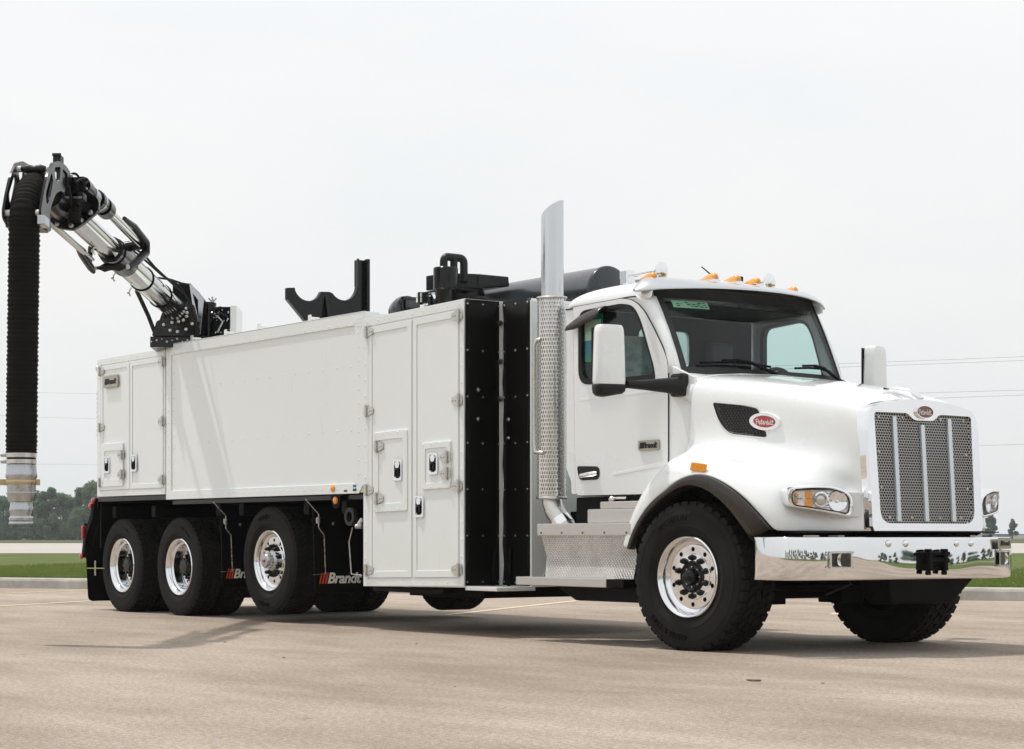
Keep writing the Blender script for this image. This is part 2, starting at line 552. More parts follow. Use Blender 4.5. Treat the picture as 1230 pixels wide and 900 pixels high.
def script_text(mb, s, frame, a, b, width, height, stroke, d0=0.0, d1=0.002, mi=0):
    adv = {'P': 0.8, 'e': 0.6, 't': 0.48, 'r': 0.55, 'b': 0.52, 'i': 0.3, 'l': 0.42}
    tot = sum(adv[c] for c in s) + 0.1
    x = 0.0
    for c in s:
        for st in SCRIPT[c]:
            for (p, q), (p2, q2) in zip(st, st[1:]):
                A = Vector((a - width / 2 + (x + p) / tot * width, b - height * 0.42 + q * height * 0.85))
                B = Vector((a - width / 2 + (x + p2) / tot * width, b - height * 0.42 + q2 * height * 0.85))
                t = (B - A).normalized(); nn = Vector((-t.y, t.x)) * stroke / 2
                A -= t * stroke * 0.3; B += t * stroke * 0.3
                mb.add([frame(*(A + nn), d1), frame(*(A - nn), d1), frame(*(B - nn), d1), frame(*(B + nn), d1)], [(0, 1, 2, 3)], mi)
        x += adv[c]
# __SCENE__

# ================================================================== THE SETTING
def view_pt(d, r, z=0.0):
    """a place d metres in front of the standpoint and r metres to the right of it"""
    return Vector((CAM.x + d * FX + r * RX, CAM.y + d * FY + r * RY, z))
CD = Vector((0.870, 0.493, 0))          # along the kerb
CN = Vector((-0.493, 0.870, 0))         # away from the parking lot
K0 = Vector((-19.607, 2.121, 0))        # foot of the kerb
def kerb_pt(s, t, z=0.0):
    p = K0 + CD * s + CN * t
    return (p.x, p.y, z)

def asphalt():
    m, nt, b = nmat('parking_asphalt')
    big = noise_of(nt, 0.22, 4, 0.6, stretch=(1.0, 2.6, 1, R(-20)))
    mid = noise_of(nt, 2.2, 6, 0.7, stretch=(0.8, 1.6, 1, R(-52)))
    fa = noise_of(nt, 150, 3, 0.6)
    fb = noise_of(nt, 34, 4, 0.7)
    fine = node(nt, 'ShaderNodeMix', data_type='FLOAT')
    fine.inputs[0].default_value = 0.42
    nt.links.new(fa.outputs['Fac'], fine.inputs[2]); nt.links.new(fb.outputs['Fac'], fine.inputs[3])
    mx = node(nt, 'ShaderNodeMix', data_type='FLOAT')
    mx.inputs[0].default_value = 0.25
    nt.links.new(big.outputs['Fac'], mx.inputs[2]); nt.links.new(mid.outputs['Fac'], mx.inputs[3])
    r = ramp(nt, mx.outputs[0], [(0.38, (0.250, 0.203, 0.164)), (0.5, (0.330, 0.274, 0.226)), (0.61, (0.395, 0.337, 0.285))])
    r2 = ramp(nt, fine.outputs[0], [(0.38, (0.50, 0.49, 0.48)), (0.49, (0.95, 0.945, 0.94)), (0.60, (1.55, 1.53, 1.48))])
    mm = node(nt, 'ShaderNodeMix', data_type='RGBA', blend_type='MULTIPLY')
    mm.inputs[0].default_value = 1.0
    nt.links.new(r.outputs[0], mm.inputs[6]); nt.links.new(r2.outputs[0], mm.inputs[7])
    # small dark oil spots and pale patches
    vo = noise_of(nt, 3.1, 2, 0.5)
    r3 = ramp(nt, vo.outputs['Fac'], [(0.24, (0.55, 0.52, 0.5)), (0.31, (1, 1, 1)), (0.8, (1, 1, 1))])
    m3 = node(nt, 'ShaderNodeMix', data_type='RGBA', blend_type='MULTIPLY')
    m3.inputs[0].default_value = 0.5
    nt.links.new(mm.outputs[2], m3.inputs[6]); nt.links.new(r3.outputs[0], m3.inputs[7])
    nt.links.new(m3.outputs[2], b.inputs['Base Color'])
    b.inputs['Roughness'].default_value = 0.85
    b.inputs['Specular IOR Level'].default_value = 0.3
    bp = node(nt, 'ShaderNodeBump')
    bp.inputs['Distance'].default_value = 0.006
    bp.inputs['Strength'].default_value = 0.9
    g2 = noise_of(nt, 95, 4, 0.75)
    nt.links.new(g2.outputs['Fac'], bp.inputs['Height'])
    nt.links.new(bp.outputs[0], b.inputs['Normal'])
    return m
M['asphalt'] = asphalt()
M['concrete'] = paint('kerb_concrete', (0.40, 0.38, 0.345), 0.85, var=0.2, vscale=3.5, grain=0.004, gscale=60)
M['farroad'] = paint('far_road_concrete', (0.42, 0.39, 0.36), 0.9, var=0.1, vscale=0.1)
M['lawn'] = paint('lawn_soil', (0.095, 0.125, 0.035), 0.95, var=0.35, vscale=0.5, spec=0.1)
M['field'] = paint('far_field', (0.085, 0.10, 0.045), 0.95, var=0.25, vscale=0.06, spec=0.1)
M['grass'] = paint('grass_blades', (0.14, 0.18, 0.05), 0.7, var=0.4, vscale=0.9, spec=0.2)
M['line'] = paint('worn_line_paint', (0.62, 0.52, 0.36), 0.8, var=0.25, vscale=14)
M['bark'] = paint('bark', (0.09, 0.075, 0.06), 0.9, var=0.3, vscale=6)
M['leaf'] = paint('leaves', (0.075, 0.125, 0.085), 0.65, var=0.5, vscale=1.1, spec=0.2)
M['leaf2'] = paint('leaves_olive', (0.085, 0.125, 0.08), 0.65, var=0.5, vscale=1.0, spec=0.2)
M['wire'] = paint('cable', (0.10, 0.10, 0.10), 0.6)
M['pole'] = paint('pole_wood', (0.16, 0.13, 0.10), 0.9, var=0.2)
M['shedwall'] = paint('shed_wall', (0.24, 0.28, 0.30), 0.8)
M['shedroof'] = paint('shed_roof', (0.38, 0.46, 0.52), 0.6)
M['debris'] = paint('leaf_litter', (0.13, 0.10, 0.065), 0.9, var=0.3)

def translucent_leaf(m, col):
    nt = m.node_tree
    t = node(nt, 'ShaderNodeBsdfTranslucent'); t.inputs[0].default_value = (*col, 1)
    a = node(nt, 'ShaderNodeMixShader'); a.inputs[0].default_value = 0.42
    nt.links.new(nt.nodes['Principled BSDF'].outputs[0], a.inputs[1]); nt.links.new(t.outputs[0], a.inputs[2])
    nt.links.new(a.outputs[0], nt.nodes['Material Output'].inputs[0])
translucent_leaf(M['leaf'], (0.17, 0.31, 0.18)); translucent_leaf(M['leaf2'], (0.19, 0.30, 0.16)); translucent_leaf(M['grass'], (0.20, 0.27, 0.06))

# ground: one sheet to the horizon, a finer one near the truck is not needed
mb = MB()
mb.add([(-3000, -3000, 0), (3000, -3000, 0), (3000, 3000, 0), (-3000, 3000, 0)], [(0, 1, 2, 3)])
structure(mb.build('ground', M['asphalt']))

# painted stall lines running from the kerb towards the camera
for (x0, y0, x1, y1) in ((-6.60, 1.18, -10.25, 6.30), (-12.0, -1.70, -15.1, 2.75), (-15.9, -1.55, -18.35, 2.45), (-4.2, 4.6, -6.2, 7.4)):
    d = Vector((x1 - x0, y1 - y0, 0)); n = Vector((-d.y, d.x, 0)).normalized() * 0.055
    mb = MB(); a, b = Vector((x0, y0, 0.004)), Vector((x1, y1, 0.004))
    k = 14; rows = []
    rnd = random.Random(int(x0 * 10))
    for i in range(k + 1):
        p = a + (b - a) * i / k
        w = 1 + rnd.uniform(-0.12, 0.12)
        rows.append([tuple(p + n * w), tuple(p - n * w)])
    mb.grid(rows)
    structure(mb.build('parking_line', M['line']))

# kerb of cast lengths with open joints
mb = MB()
prof = [(0.0, -0.02), (0.012, 0.12), (0.03, 0.155), (0.06, 0.165), (0.20, 0.17), (0.20, -0.02)]
kerb = structure(MB().box((0, 0, -0.05), (0.01, 0.01, -0.04)).build('kerb', M['concrete']))
rows = [[(0, t, z) for t, z in prof], [(3.0 - 0.045, t, z) for t, z in prof]]
kb = MB(); kb.grid(rows); kb.add(rows[0], [tuple(range(6))]); kb.add(rows[1], [tuple(reversed(range(6)))])
kme = kb.mesh('kerb_stone', M['concrete'])
ka = math.atan2(CD.y, CD.x)
kerb.location = (K0.x, K0.y, 0); kerb.rotation_euler = (0, 0, ka)
for i in range(-4, 16):
    o = link('kerb_stone', kme, kerb, (i * 3.0 + 1.05, random.uniform(-0.006, 0.006), random.uniform(-0.005, 0.004)))

# verge, far road, far field as sheets, each a little above the one below
def strip(name, t0, t1, z, mat, s0=-700, s1=700):
    mb = MB(); mb.add([kerb_pt(s0, t0, z), kerb_pt(s1, t0, z), kerb_pt(s1, t1, z), kerb_pt(s0, t1, z)], [(0, 1, 2, 3)])
    return structure(mb.build(name, mat))
strip('grass_verge', 0.19, 900, 0.15, M['lawn'])
def vstrip(name, d0, d1, z, mat, r=900):
    mb = MB(); mb.add([view_pt(d0, -r, z), view_pt(d0, r, z), view_pt(d1, r, z), view_pt(d1, -r, z)], [(0, 1, 2, 3)])
    return structure(mb.build(name, mat))
vstrip('far_road', 82, 205, 0.158, M['farroad'])
vstrip('far_field', 205, 1500, 0.166, M['field'], 1500)

# grass blades on the verge, denser near the kerb
import numpy as np
def blades(name, n, gen, hmin, hmax, wid, mat):
    rng = np.random.default_rng(3)
    P = gen(rng, n)
    a = rng.uniform(0, 2 * np.pi, n); h = rng.uniform(hmin, hmax, n); w = wid * rng.uniform(0.6, 1.4, n)
    lean = rng.normal(0, 0.35, (n, 2)) * h[:, None]
    dx, dy = np.cos(a) * w, np.sin(a) * w
    V = np.zeros((n, 3, 3))
    V[:, 0, 0] = P[:, 0] - dx; V[:, 0, 1] = P[:, 1] - dy; V[:, 0, 2] = P[:, 2]
    V[:, 1, 0] = P[:, 0] + dx; V[:, 1, 1] = P[:, 1] + dy; V[:, 1, 2] = P[:, 2]
    V[:, 2, 0] = P[:, 0] + lean[:, 0]; V[:, 2, 1] = P[:, 1] + lean[:, 1]; V[:, 2, 2] = P[:, 2] + h
    me = bpy.data.meshes.new(name)
    me.vertices.add(3 * n); me.vertices.foreach_set('co', V.reshape(-1))
    me.loops.add(3 * n); me.loops.foreach_set('vertex_index', np.arange(3 * n, dtype=np.int32))
    me.polygons.add(n); me.polygons.foreach_set('loop_start', np.arange(0, 3 * n, 3, dtype=np.int32))
    me.update(calc_edges=True); me.materials.append(mat)
    return stuff(link(name, me))
def gen_verge(rng, n):
    s = np.where(rng.random(n) < 0.55, rng.uniform(-7.5, 3.0, n), rng.uniform(8, 22, n))
    t = 0.22 + 42 * rng.random(n) ** 2.2
    s = s - t * 0.18 * (s < 5) + t * 0.30 * (s > 5)
    return np.stack([K0.x + CD.x * s + CN.x * t, K0.y + CD.y * s + CN.y * t, np.full(n, 0.148)], 1)
blades('grass', 150000, gen_verge, 0.03, 0.075, 0.011, M['grass'])

# ---------------------------------------------------------------- trees
def leaf_cloud(rng, blobs, n, size):
    """many small leaf faces spread through the volume of a crown made of blobs"""
    vs = np.zeros((n, 4, 3))
    w = np.array([b[3] ** 2 for b in blobs]); w = w / w.sum()
    idx = rng.choice(len(blobs), n, p=w)
    B = np.array(blobs)[idx]
    d = rng.normal(0, 1, (n, 3)); d /= np.linalg.norm(d, axis=1)[:, None]
    rad = rng.random(n) ** 0.42
    C = B[:, :3] + d * (B[:, 3] * rad)[:, None] * np.array([1, 1, 0.85])
    u = rng.normal(0, 1, (n, 3)); u /= np.linalg.norm(u, axis=1)[:, None]
    v = np.cross(u, rng.normal(0, 1, (n, 3))); v /= np.linalg.norm(v, axis=1)[:, None]
    s = size * rng.uniform(0.6, 1.4, n)[:, None]
    vs[:, 0] = C - u * s; vs[:, 1] = C - v * s * 0.6; vs[:, 2] = C + u * s; vs[:, 3] = C + v * s * 0.6
    return vs.reshape(-1, 3)
def quads_mesh(name, V, mat):
    n = len(V) // 4
    me = bpy.data.meshes.new(name)
    me.vertices.add(4 * n); me.vertices.foreach_set('co', V.reshape(-1))
    me.loops.add(4 * n); me.loops.foreach_set('vertex_index', np.arange(4 * n, dtype=np.int32))
    me.polygons.add(n); me.polygons.foreach_set('loop_start', np.arange(0, 4 * n, 4, dtype=np.int32))
    me.update(calc_edges=True); me.materials.append(mat)
    return me
def tree_meshes(seed, h, width, n, size, mat, low=0.12):
    rng = np.random.default_rng(seed); rnd = random.Random(seed)
    blobs = []
    for k in range(17):
        t = rnd.random()
        z = h * (low + (0.93 - low) * t)
        rr = width * 0.5 * math.sin(math.pi * min(1, 0.22 + 0.72 * t)) 
        a = rnd.uniform(0, 6.28); q = rr * rnd.uniform(0.25, 0.85)
        blobs.append((q * math.cos(a), q * math.sin(a), z, width * rnd.uniform(0.13, 0.24)))
    V = leaf_cloud(rng, blobs, n, size)
    mb = MB()
    mb.tube([(0, 0, -0.1), (0.02 * h, 0, 0.3 * h), (0, 0.01 * h, 0.62 * h), (0.01 * h, 0, 0.9 * h)], [0.028 * h, 0.02 * h, 0.012 * h, 0.003 * h], 7)
    for b in blobs[:9]:
        z0 = max(0.12 * h, b[2] - 0.25 * h)
        mb.tube([(0, 0, z0), (b[0] * 0.5, b[1] * 0.5, (z0 + b[2]) / 2), b[:3]], [0.010 * h, 0.006 * h, 0.002 * h], 5)
    return quads_mesh('crown', V, mat), mb.mesh('trunk', M['bark'], 60)
TREES = [tree_meshes(s, 10, w, 9000, 0.20, M[m], 0.05) for s, w, m in ((1, 6.4, 'leaf'), (2, 7.4, 'leaf2'), (3, 5.4, 'leaf'), (4, 8.0, 'leaf'))]
THIN = tree_meshes(9, 10, 4.2, 2600, 0.15, M['leaf2'], 0.2)
def tree(name, kind, p, scale, rz, label, group):
    t = thing(name, label, 'tree', p, group)
    t.rotation_euler = (0, 0, rz); t.scale = (scale, scale, scale)
    link('crown', kind[0], t); link('trunk', kind[1], t)
    return t
def wood(name, places):
    """many far trees that read as one mass: one object"""
    Vs, n = [], 0
    for p, k, var in places:
        me = TREES[var % 4][0]
        V = np.empty(len(me.vertices) * 3); me.vertices.foreach_get('co', V)
        a = (n * 1.7) % 6.28; n += 1
        V = V.reshape(-1, 4, 3)[::2].reshape(-1, 3)
        Rz = np.array([[math.cos(a), math.sin(a), 0], [-math.sin(a), math.cos(a), 0], [0, 0, 1]])
        Vs.append(V @ Rz * k + np.array(p))
    return stuff(link(name, quads_mesh(name, np.concatenate(Vs), M['leaf'])))
rnd = random.Random(21)
ORD = ['leftmost', 'second', 'third', 'fourth', 'fifth', 'sixth', 'seventh', 'eighth', 'ninth']
r_ = -106.0; i = 0; seen = 0; low = []
while r_ < -70:
    top = interp(r_, [(-118, 10.0), (-98.7, 8.6), (-96.4, 8.9), (-93.8, 9.3), (-88.7, 9.7), (-84.9, 8.2), (-82.0, 10.6), (-79.7, 11.0), (-60, 10.5)])
    d = 385 + rnd.uniform(-14, 14)
    if r_ < -99.5: lab = 'hazy broadleaf tree of the far row just outside the left picture edge'
    elif r_ > -79.5: lab = 'hazy broadleaf tree of the far row hidden behind the rear cabinet'
    else:
        lab = '%s hazy green tree%s in the far row between picture edge and truck' % (ORD[seen], ' from the left' if seen else ''); seen += 1
    tree('leafy_tree', TREES[i % 4], view_pt(d, r_ * d / 385, 0.16), top / 9.2 * rnd.uniform(0.9, 1.05), rnd.uniform(0, 6), lab, 'trees in the far row at left')
    for q in (0.7, 2.1):
        d2 = 372 + rnd.uniform(-5, 5)
        low.append((view_pt(d2, (r_ + q) * d2 / 385, -0.4), 0.46 * rnd.uniform(0.8, 1.25), i + 2))
    r_ += rnd.uniform(2.3, 3.3); i += 1
wood('undergrowth', low)
wood('far_wood', [(view_pt(412 + rnd.uniform(-6, 6), (-118 + 1.9 * k) * 1.07, 0.16), rnd.uniform(0.72, 0.92), k) for k in range(68)])

for r, h, d, lab in ((103.0, 6.2, 430, 'slim hazy tree rising just right of the far headlight'), (112.7, 4.8, 450, 'small hazy tree near the right picture edge above the bumper end'),
                     (124.6, 3.4, 480, 'small hazy tree standing beyond the low blue roofed shed')):
    tree('young_tree', TREES[2], view_pt(d, r, 0.16), h / 10, r, lab, None)

# long low shed far away at right
sh = thing('storage_shed', 'long low far shed with a pale blue roof at the right edge', 'shed', view_pt(600, 150, 0.16))
sh.rotation_euler = (0, 0, math.atan2(RY, RX))
mb = MB(); mb.box((-16, -5, 0), (60, 5, 1.4)); mb.build('wall', M['shedwall'], sh)
mb = MB(); mb.hexa([(-17, -5.6, 1.41), (61, -5.6, 1.41), (61, 5.6, 1.41), (-17, 5.6, 1.41)], [(-17, -0.2, 2.3), (61, -0.2, 2.3), (61, 0.2, 2.3), (-17, 0.2, 2.3)])
mb.build('roof', M['shedroof'], sh)
for k in range(6):
    MB().box((-12 + k * 11, -5.06, 0), (-8 + k * 11, -5.003, 1.2)).build('door', M['alu'], sh)

# power lines along the far side of the road
def cable(label, pts3, group):
    """a cable 200 m off sagging through three points (metres right of the view axis, height)"""
    (xa, ya), (xb, yb), (xc, yc) = pts3
    den = (xa - xb) * (xa - xc) * (xb - xc)
    A = (xc * (yb - ya) + xb * (ya - yc) + xa * (yc - yb)) / den
    B_ = (xc * xc * (ya - yb) + xb * xb * (yc - ya) + xa * xa * (yb - yc)) / den
    C_ = (xb * xc * (xb - xc) * ya + xc * xa * (xc - xa) * yb + xa * xb * (xa - xb) * yc) / den
    lo, hi = (-92.9, -4.6) if xa < -5 else (-4.6, 90.4)
    pts = []
    for k in range(25):
        x = lo + (hi - lo) * k / 24
        pts.append(view_pt(200, x, A * x * x + B_ * x + C_))
    mb = MB(); mb.tube(pts, 0.008 if xa < -5 else 0.013, 5)
    o = mb.build('power_cable', M['wire'])
    o['label'] = label; o['category'] = 'cable'; o['group'] = group
pole = thing('utility_pole', 'wooden utility pole carrying the power cables far behind the truck', 'pole', view_pt(200, -4.6, 0))
MB().cyl((0, 0, 0), (0, 0, 18.4), 0.17, 0.11, 10).build('post', M['pole'], pole, smooth=40)
for z in (17.0, 14.3, 9.0):
    MB().box((-1.2, -0.06, z), (1.2, 0.06, z + 0.12)).build('crossarm', M['pole'], pole, rot=(0, 0, math.atan2(RY, RX) + 0.4))
for tri, lab in ((((-4.6, 17.06), (32.9, 18.14), (51.25, 18.85)), 'topmost thin power cable crossing the sky right of the windshield'),
                 (((-4.6, 16.80), (32.9, 17.80), (51.25, 18.47)), 'second thin power cable just under the topmost one at right'),
                 (((-4.6, 14.50), (40.4, 15.20), (51.25, 15.50)), 'third thin power cable from the top at right, above the grille'),
                 (((-4.6, 14.06), (42.9, 14.70), (51.25, 15.00)), 'fourth thin power cable from the top at right, above the grille'),
                 (((-4.6, 9.14), (46.7, 9.93), (51.25, 10.07)), 'lowest faint power cable at right beside the grille'),
                 (((-51.25, 15.39), (-41.7, 15.14), (-4.6, 17.06)), 'upper faint power cable behind the hose at left'),
                 (((-51.25, 12.93), (-41.7, 12.64), (-4.6, 14.40)), 'middle faint power cable behind the hose at left'),
                 (((-51.25, 8.14), (-41.7, 8.01), (-4.6, 9.14)), 'lowest faint power cable behind the hose end at left')):
    cable(lab, tri, 'power cables in the sky')

# what stands behind the photographer and shows in the chrome: verge and trees
mb = MB(); mb.add([view_pt(-7, -80, 0.02), view_pt(-7, 80, 0.02), view_pt(-70, 80, 0.05), view_pt(-70, -80, 0.05)], [(0, 1, 2, 3)])
structure(mb.build('rear_lawn', M['lawn']))
wood('far_wood', [(view_pt(-62 + rnd.uniform(-5, 5), -66 + 5.2 * k, 0.02), rnd.uniform(0.75, 1.0), k) for k in range(26)])
strip('lot_island', -9, -0.3, 0.02, M['lawn'], 26, 120)
wood('far_wood', [((62 - 2.6 * k + rnd.uniform(-1, 1), 40 + 1.6 * k + rnd.uniform(-2, 2), 0.1), rnd.uniform(0.42, 0.62), k) for k in range(20)])

# scraps lying on the asphalt
def scrap(x, y, s, label, flat=False):
    mb = MB(); rr = random.Random(int(x * 100))
    pts = [(s * (1.6 if flat else 1) * math.cos(a) * rr.uniform(0.6, 1.2), s * math.sin(a) * rr.uniform(0.6, 1.2)) for a in [i * 0.9 for i in range(7)]]
    mb.plate(pts, None, ft_(0), 0.002, s * (0.25 if flat else 0.5))
    o = mb.build('debris', M['debris'], loc=(x, y, 0)); o['label'] = label; o['category'] = 'debris'
scrap(2.57, -2.93, 0.035, 'flat patch of brown leaf litter on the asphalt before the bumper', True)
scrap(2.95, -2.75, 0.011, 'small dark crumb on the asphalt just right of the leaf litter')
scrap(-0.98, -4.05, 0.012, 'dark pebble on the asphalt in front of the steps')
scrap(-3.05, -3.40, 0.011, 'dark pebble on the asphalt below the tall cabinet')
scrap(-1.95, -2.3, 0.010, 'tiny dark pebble near the edge of the truck shadow')
scrap(1.9, -4.6, 0.008, 'tiny dark pebble below the front wheel in the foreground')

# ================================================================== THE TRUCK
TR = thing('vacuum_truck', 'large white hydrovac truck with chrome grille, black boom and hanging black hose, parked on asphalt', 'truck')

# shared small hardware -------------------------------------------------
def hinge_mesh():
    mb = MB()
    mb.plate(rpoly([(-0.012, -0.042), (0.03, -0.042), (0.10, -0.022), (0.10, 0.022), (0.03, 0.042), (-0.012, 0.042)], 0.008, 2), None, fs_(0), 0.0, 0.008)
    mb.plate(rrect(-0.055, -0.04, -0.014, 0.04, 0.006, 2), None, fs_(0), 0.0, 0.006)
    mb.cyl((-0.008, -0.014, -0.055), (-0.008, -0.014, 0.055), 0.013, None, 10)
    for a in (0.045, 0.08):
        mb.cyl((a, -0.008, 0), (a, -0.014, 0), 0.009, None, 8)
    for b in (-0.025, 0.025):
        mb.cyl((-0.04, -0.006, b), (-0.04, -0.011, b), 0.007, None, 8)
    return mb.mesh('hinge', M['steel'], 40)
HINGE = hinge_mesh()
def latch_mesh():
    mb = MB()
    mb.plate(rrect(-0.068, -0.095, 0.068, 0.095, 0.022), [rrect(-0.052, -0.08, 0.052, 0.08, 0.02)], fs_(0), 0.0, 0.012, 0)
    mb.plate(rrect(-0.052, -0.08, 0.052, 0.08, 0.02), None, fs_(0), 0.001, 0.003, 0)
    mb.plate(rpoly([(-0.05, 0.05), (-0.05, -0.03), (0.0, -0.072), (0.05, -0.03), (0.05, 0.05)], 0.025, 3), None, fs_(0), 0.0032, 0.006, 1)
    mb.plate(rrect(-0.030, 0.018, 0.030, 0.074, 0.02), None, fs_(0), 0.006, 0.016, 0)
    mb.plate(rrect(-0.045, -0.075, 0.045, -0.055, 0.008, 2), None, fs_(0), 0.003, 0.010, 0)
    ring = [(0.026 * math.cos(a), -0.016, -0.03 + 0.036 * math.sin(a)) for a in [i * math.pi / 8 for i in range(16)]]
    mb.tube(ring, 0.009, 6, 1, closed=True)
    mb.cyl((0, -0.003, -0.03), (0, -0.012, -0.03), 0.017, None, 10, 1)
    return mb.mesh('latch', [M['chrome'], M['blackp']], 40)
LATCH = latch_mesh()
RIVET = lambda mb, p, ax, r=0.008, h=0.004: mb.lathe([(r, 0), (r * 0.75, h), (0.0001, h * 1.25)], 6, p, ax)

def brand_geo(width):
    return text_geo('Brandt', width=width, shear=0.28, fat=0.028, thick=0.003, space=0.95)
def brand(mb, frame, a, b, width, d, stripe_mi, text_mi):
    """three raked bars followed by the word"""
    tw = width * 0.80
    g = brand_geo(tw)
    h = max(p[1] for p in g[0]) - min(p[1] for p in g[0])
    put_text(mb, g, frame, a + width * 0.10, b, d, text_mi)
    for k in range(3):
        x = a - width / 2 + k * width * 0.062
        w = width * (0.030 + 0.008 * k)
        mb.plate([(x, b - h / 2), (x + w, b - h / 2), (x + w + h * 0.28, b + h / 2), (x + h * 0.28, b + h / 2)], None, frame, d, d + 0.003, stripe_mi)

def rivet_line(mb, p0, p1, step, ax, r=0.008):
    p0, p1 = Vector(p0), Vector(p1)
    n = max(1, round((p1 - p0).length / step))
    for i in range(n + 1):
        RIVET(mb, p0 + (p1 - p0) * i / n, ax, r)

NY = (0, -1, 0)
def door_panel(name, parent, x0, z0, x1, z1, y, depth=0.016, frame_w=0.055, tilt=0.0):
    """door skin with a raised frame round a sunk field"""
    f = lambda a, b, d: (a, y - d, b + tilt * (a - x0))
    mb = MB()
    mb.plate(rrect(x0, z0, x1, z1, 0.012, 2), None, f, 0.0, depth - 0.007)
    mb.plate(rrect(x0 + 0.002, z0 + 0.002, x1 - 0.002, z1 - 0.002, 0.012, 2), [rrect(x0 + frame_w, z0 + frame_w, x1 - frame_w, z1 - frame_w, 0.02, 3)], f, depth - 0.0065, depth)
    return mb.build(name, M['body'], parent, bevel=0.004)

def hinge_at(parent, x, z, y, flip=False):
    o = link('hinge', HINGE, parent, (x, y, z))
    if flip: o.rotation_euler = (0, math.pi, 0)
def latch_at(parent, x, z, y):
    link('latch', LATCH, parent, (x, y, z))

# ---- rear cabinet -----------------------------------------------------
mb = MB(); mb.box((-10.09, -1.262, 1.30), (-8.372, 1.262, 2.872))
rc = mb.build('rear_cabinet', M['body'], TR, bevel=0.012)
mb = MB()
mb.plate([(-10.09, 1.302), (-8.372, 1.302), (-8.372, 2.874), (-10.09, 2.874)], [[(-10.0, 1.36), (-8.40, 1.36), (-8.40, 2.80), (-10.0, 2.80)]], fs_(-1.262), 0.0, 0.010)
mb.build('door_frame', M['body'], rc, bevel=0.003)
door_panel('door', rc, -9.985, 1.372, -9.238, 2.79, -1.262)
door_panel('door', rc, -9.222, 1.372, -8.412, 2.79, -1.262)
door_panel('access_door', rc, -9.94, 1.41, -9.38, 1.90, -1.276, 0.014, 0.085)
for x, z, fl in ((-9.985, 2.73, 0), (-9.985, 2.09, 0), (-9.985, 1.46, 0)):
    hinge_at(rc, x, z, -1.28)
for x, z in ((-8.415, 2.73), (-8.415, 2.09), (-8.415, 1.46)):
    hinge_at(rc, x, z, -1.28, True)
for z in (1.76, 1.54): hinge_at(rc, -9.40, z, -1.292, True)
latch_at(rc, -9.79, 1.66, -1.284); latch_at(rc, -9.11, 1.66, -1.279)
mb = MB()
rivet_line(mb, (-10.05, -1.272, 1.40), (-10.05, -1.272, 2.80), 0.14, NY)
rivet_line(mb, (-10.05, -1.272, 2.84), (-8.42, -1.272, 2.84), 0.16, NY)
rivet_line(mb, (-10.05, -1.272, 1.33), (-8.42, -1.272, 1.33), 0.16, NY)
rivet_line(mb, (-8.388, -1.272, 1.40), (-8.388, -1.272, 2.80), 0.14, NY)
stuff(mb.build('rivets', M['body'], rc, smooth=50))
bd = MB()
bd.plate(rrect(-9.86, 2.53, -9.50, 2.665, 0.012, 2), None, fs_(-1.281), 0, 0.018, 0)
brand(bd, fs_(-1.281), -9.68, 2.598, 0.30, 0.0185, 1, 1)
bd.build('badge', [M['badgeplate'], M['ink']], rc)
mb = MB(); mb.box((-10.135, -1.25, 1.965), (-10.092, -1.12, 2.525)); ar = mb.build('warning_light_bar', M['blackm'], rc, bevel=0.008)
for k in range(10):
    MB().box((-10.137, -1.253, 1.99 + k * 0.053), (-10.12, -1.14, 2.025 + k * 0.053)).build('bar_lamp', M['amber'] if k in (2, 3) else M['tank'], rc)
mb = MB(); mb.box((-10.14, -1.27, 2.735), (-10.05, -1.23, 2.79), 0, Matrix.Rotation(R(35), 3, 'Y')); mb.build('corner_bracket', M['steel'], rc, bevel=0.005)

# ---- debris body with the long riveted side panel ---------------------
mb = MB(); mb.box((-8.353, -1.258, 1.25), (-4.40, 1.258, 2.896))
db = mb.build('debris_body', M['body'], TR, bevel=0.01)
f = fs_(-1.258)
mb = MB()
mb.plate([(-8.355, 1.243), (-4.455, 1.243), (-4.365, 1.33), (-4.365, 2.909), (-8.355, 2.909)], [rrect(-8.235, 1.335, -4.52, 2.79, 0.01, 2)], f, 0.0, 0.013)
mb.box((-8.355, -1.271, 2.897), (-4.365, -1.10, 2.911))
mb.build('panel_frame', M['body'], db, bevel=0.004)
mb = MB(); mb.box((-4.398, -1.262, 1.34), (-4.37, 1.25, 2.90)); mb.build('end_flange', M['body'], db, bevel=0.005)
mb = MB()
yo = -1.2715
rivet_line(mb, (-8.30, yo, 1.29), (-4.52, yo, 1.29), 0.15, NY); rivet_line(mb, (-8.30, yo, 2.80), (-4.52, yo, 2.815), 0.15, NY)
rivet_line(mb, (-8.30, yo, 1.42), (-8.30, yo, 2.72), 0.13, NY); rivet_line(mb, (-4.45, yo, 1.42), (-4.45, yo, 2.72), 0.13, NY)
rivet_line(mb, (-8.16, -1.2585, 1.83), (-4.6, -1.2585, 1.83), 0.26, NY); rivet_line(mb, (-8.16, -1.2585, 2.42), (-4.6, -1.2585, 2.42), 0.26, NY)
rivet_line(mb, (-8.19, -1.2585, 1.40), (-8.19, -1.2585, 2.72), 0.13, NY)
for i in range(3):
    for j in range(3):
        RIVET(mb, (-4.48 + 0.035 * i, yo, 2.78 + 0.035 * j), NY)
stuff(mb.build('rivets', M['body'], db, smooth=50))
mb = MB(); mb.lathe([(0.034, 0), (0.032, 0.012), (0.018, 0.02), (0.0001, 0.022)], 14, (-4.90, -1.271, 1.298), NY); mb.build('side_marker', M['amber'], db, smooth=40)
mb = MB(); mb.plate(rrect(-4.55, 1.30, -4.49, 1.325, 0.003, 1), None, f, 0.0135, 0.0145); mb.build('blue_sticker', M['sticker_blue'], db)
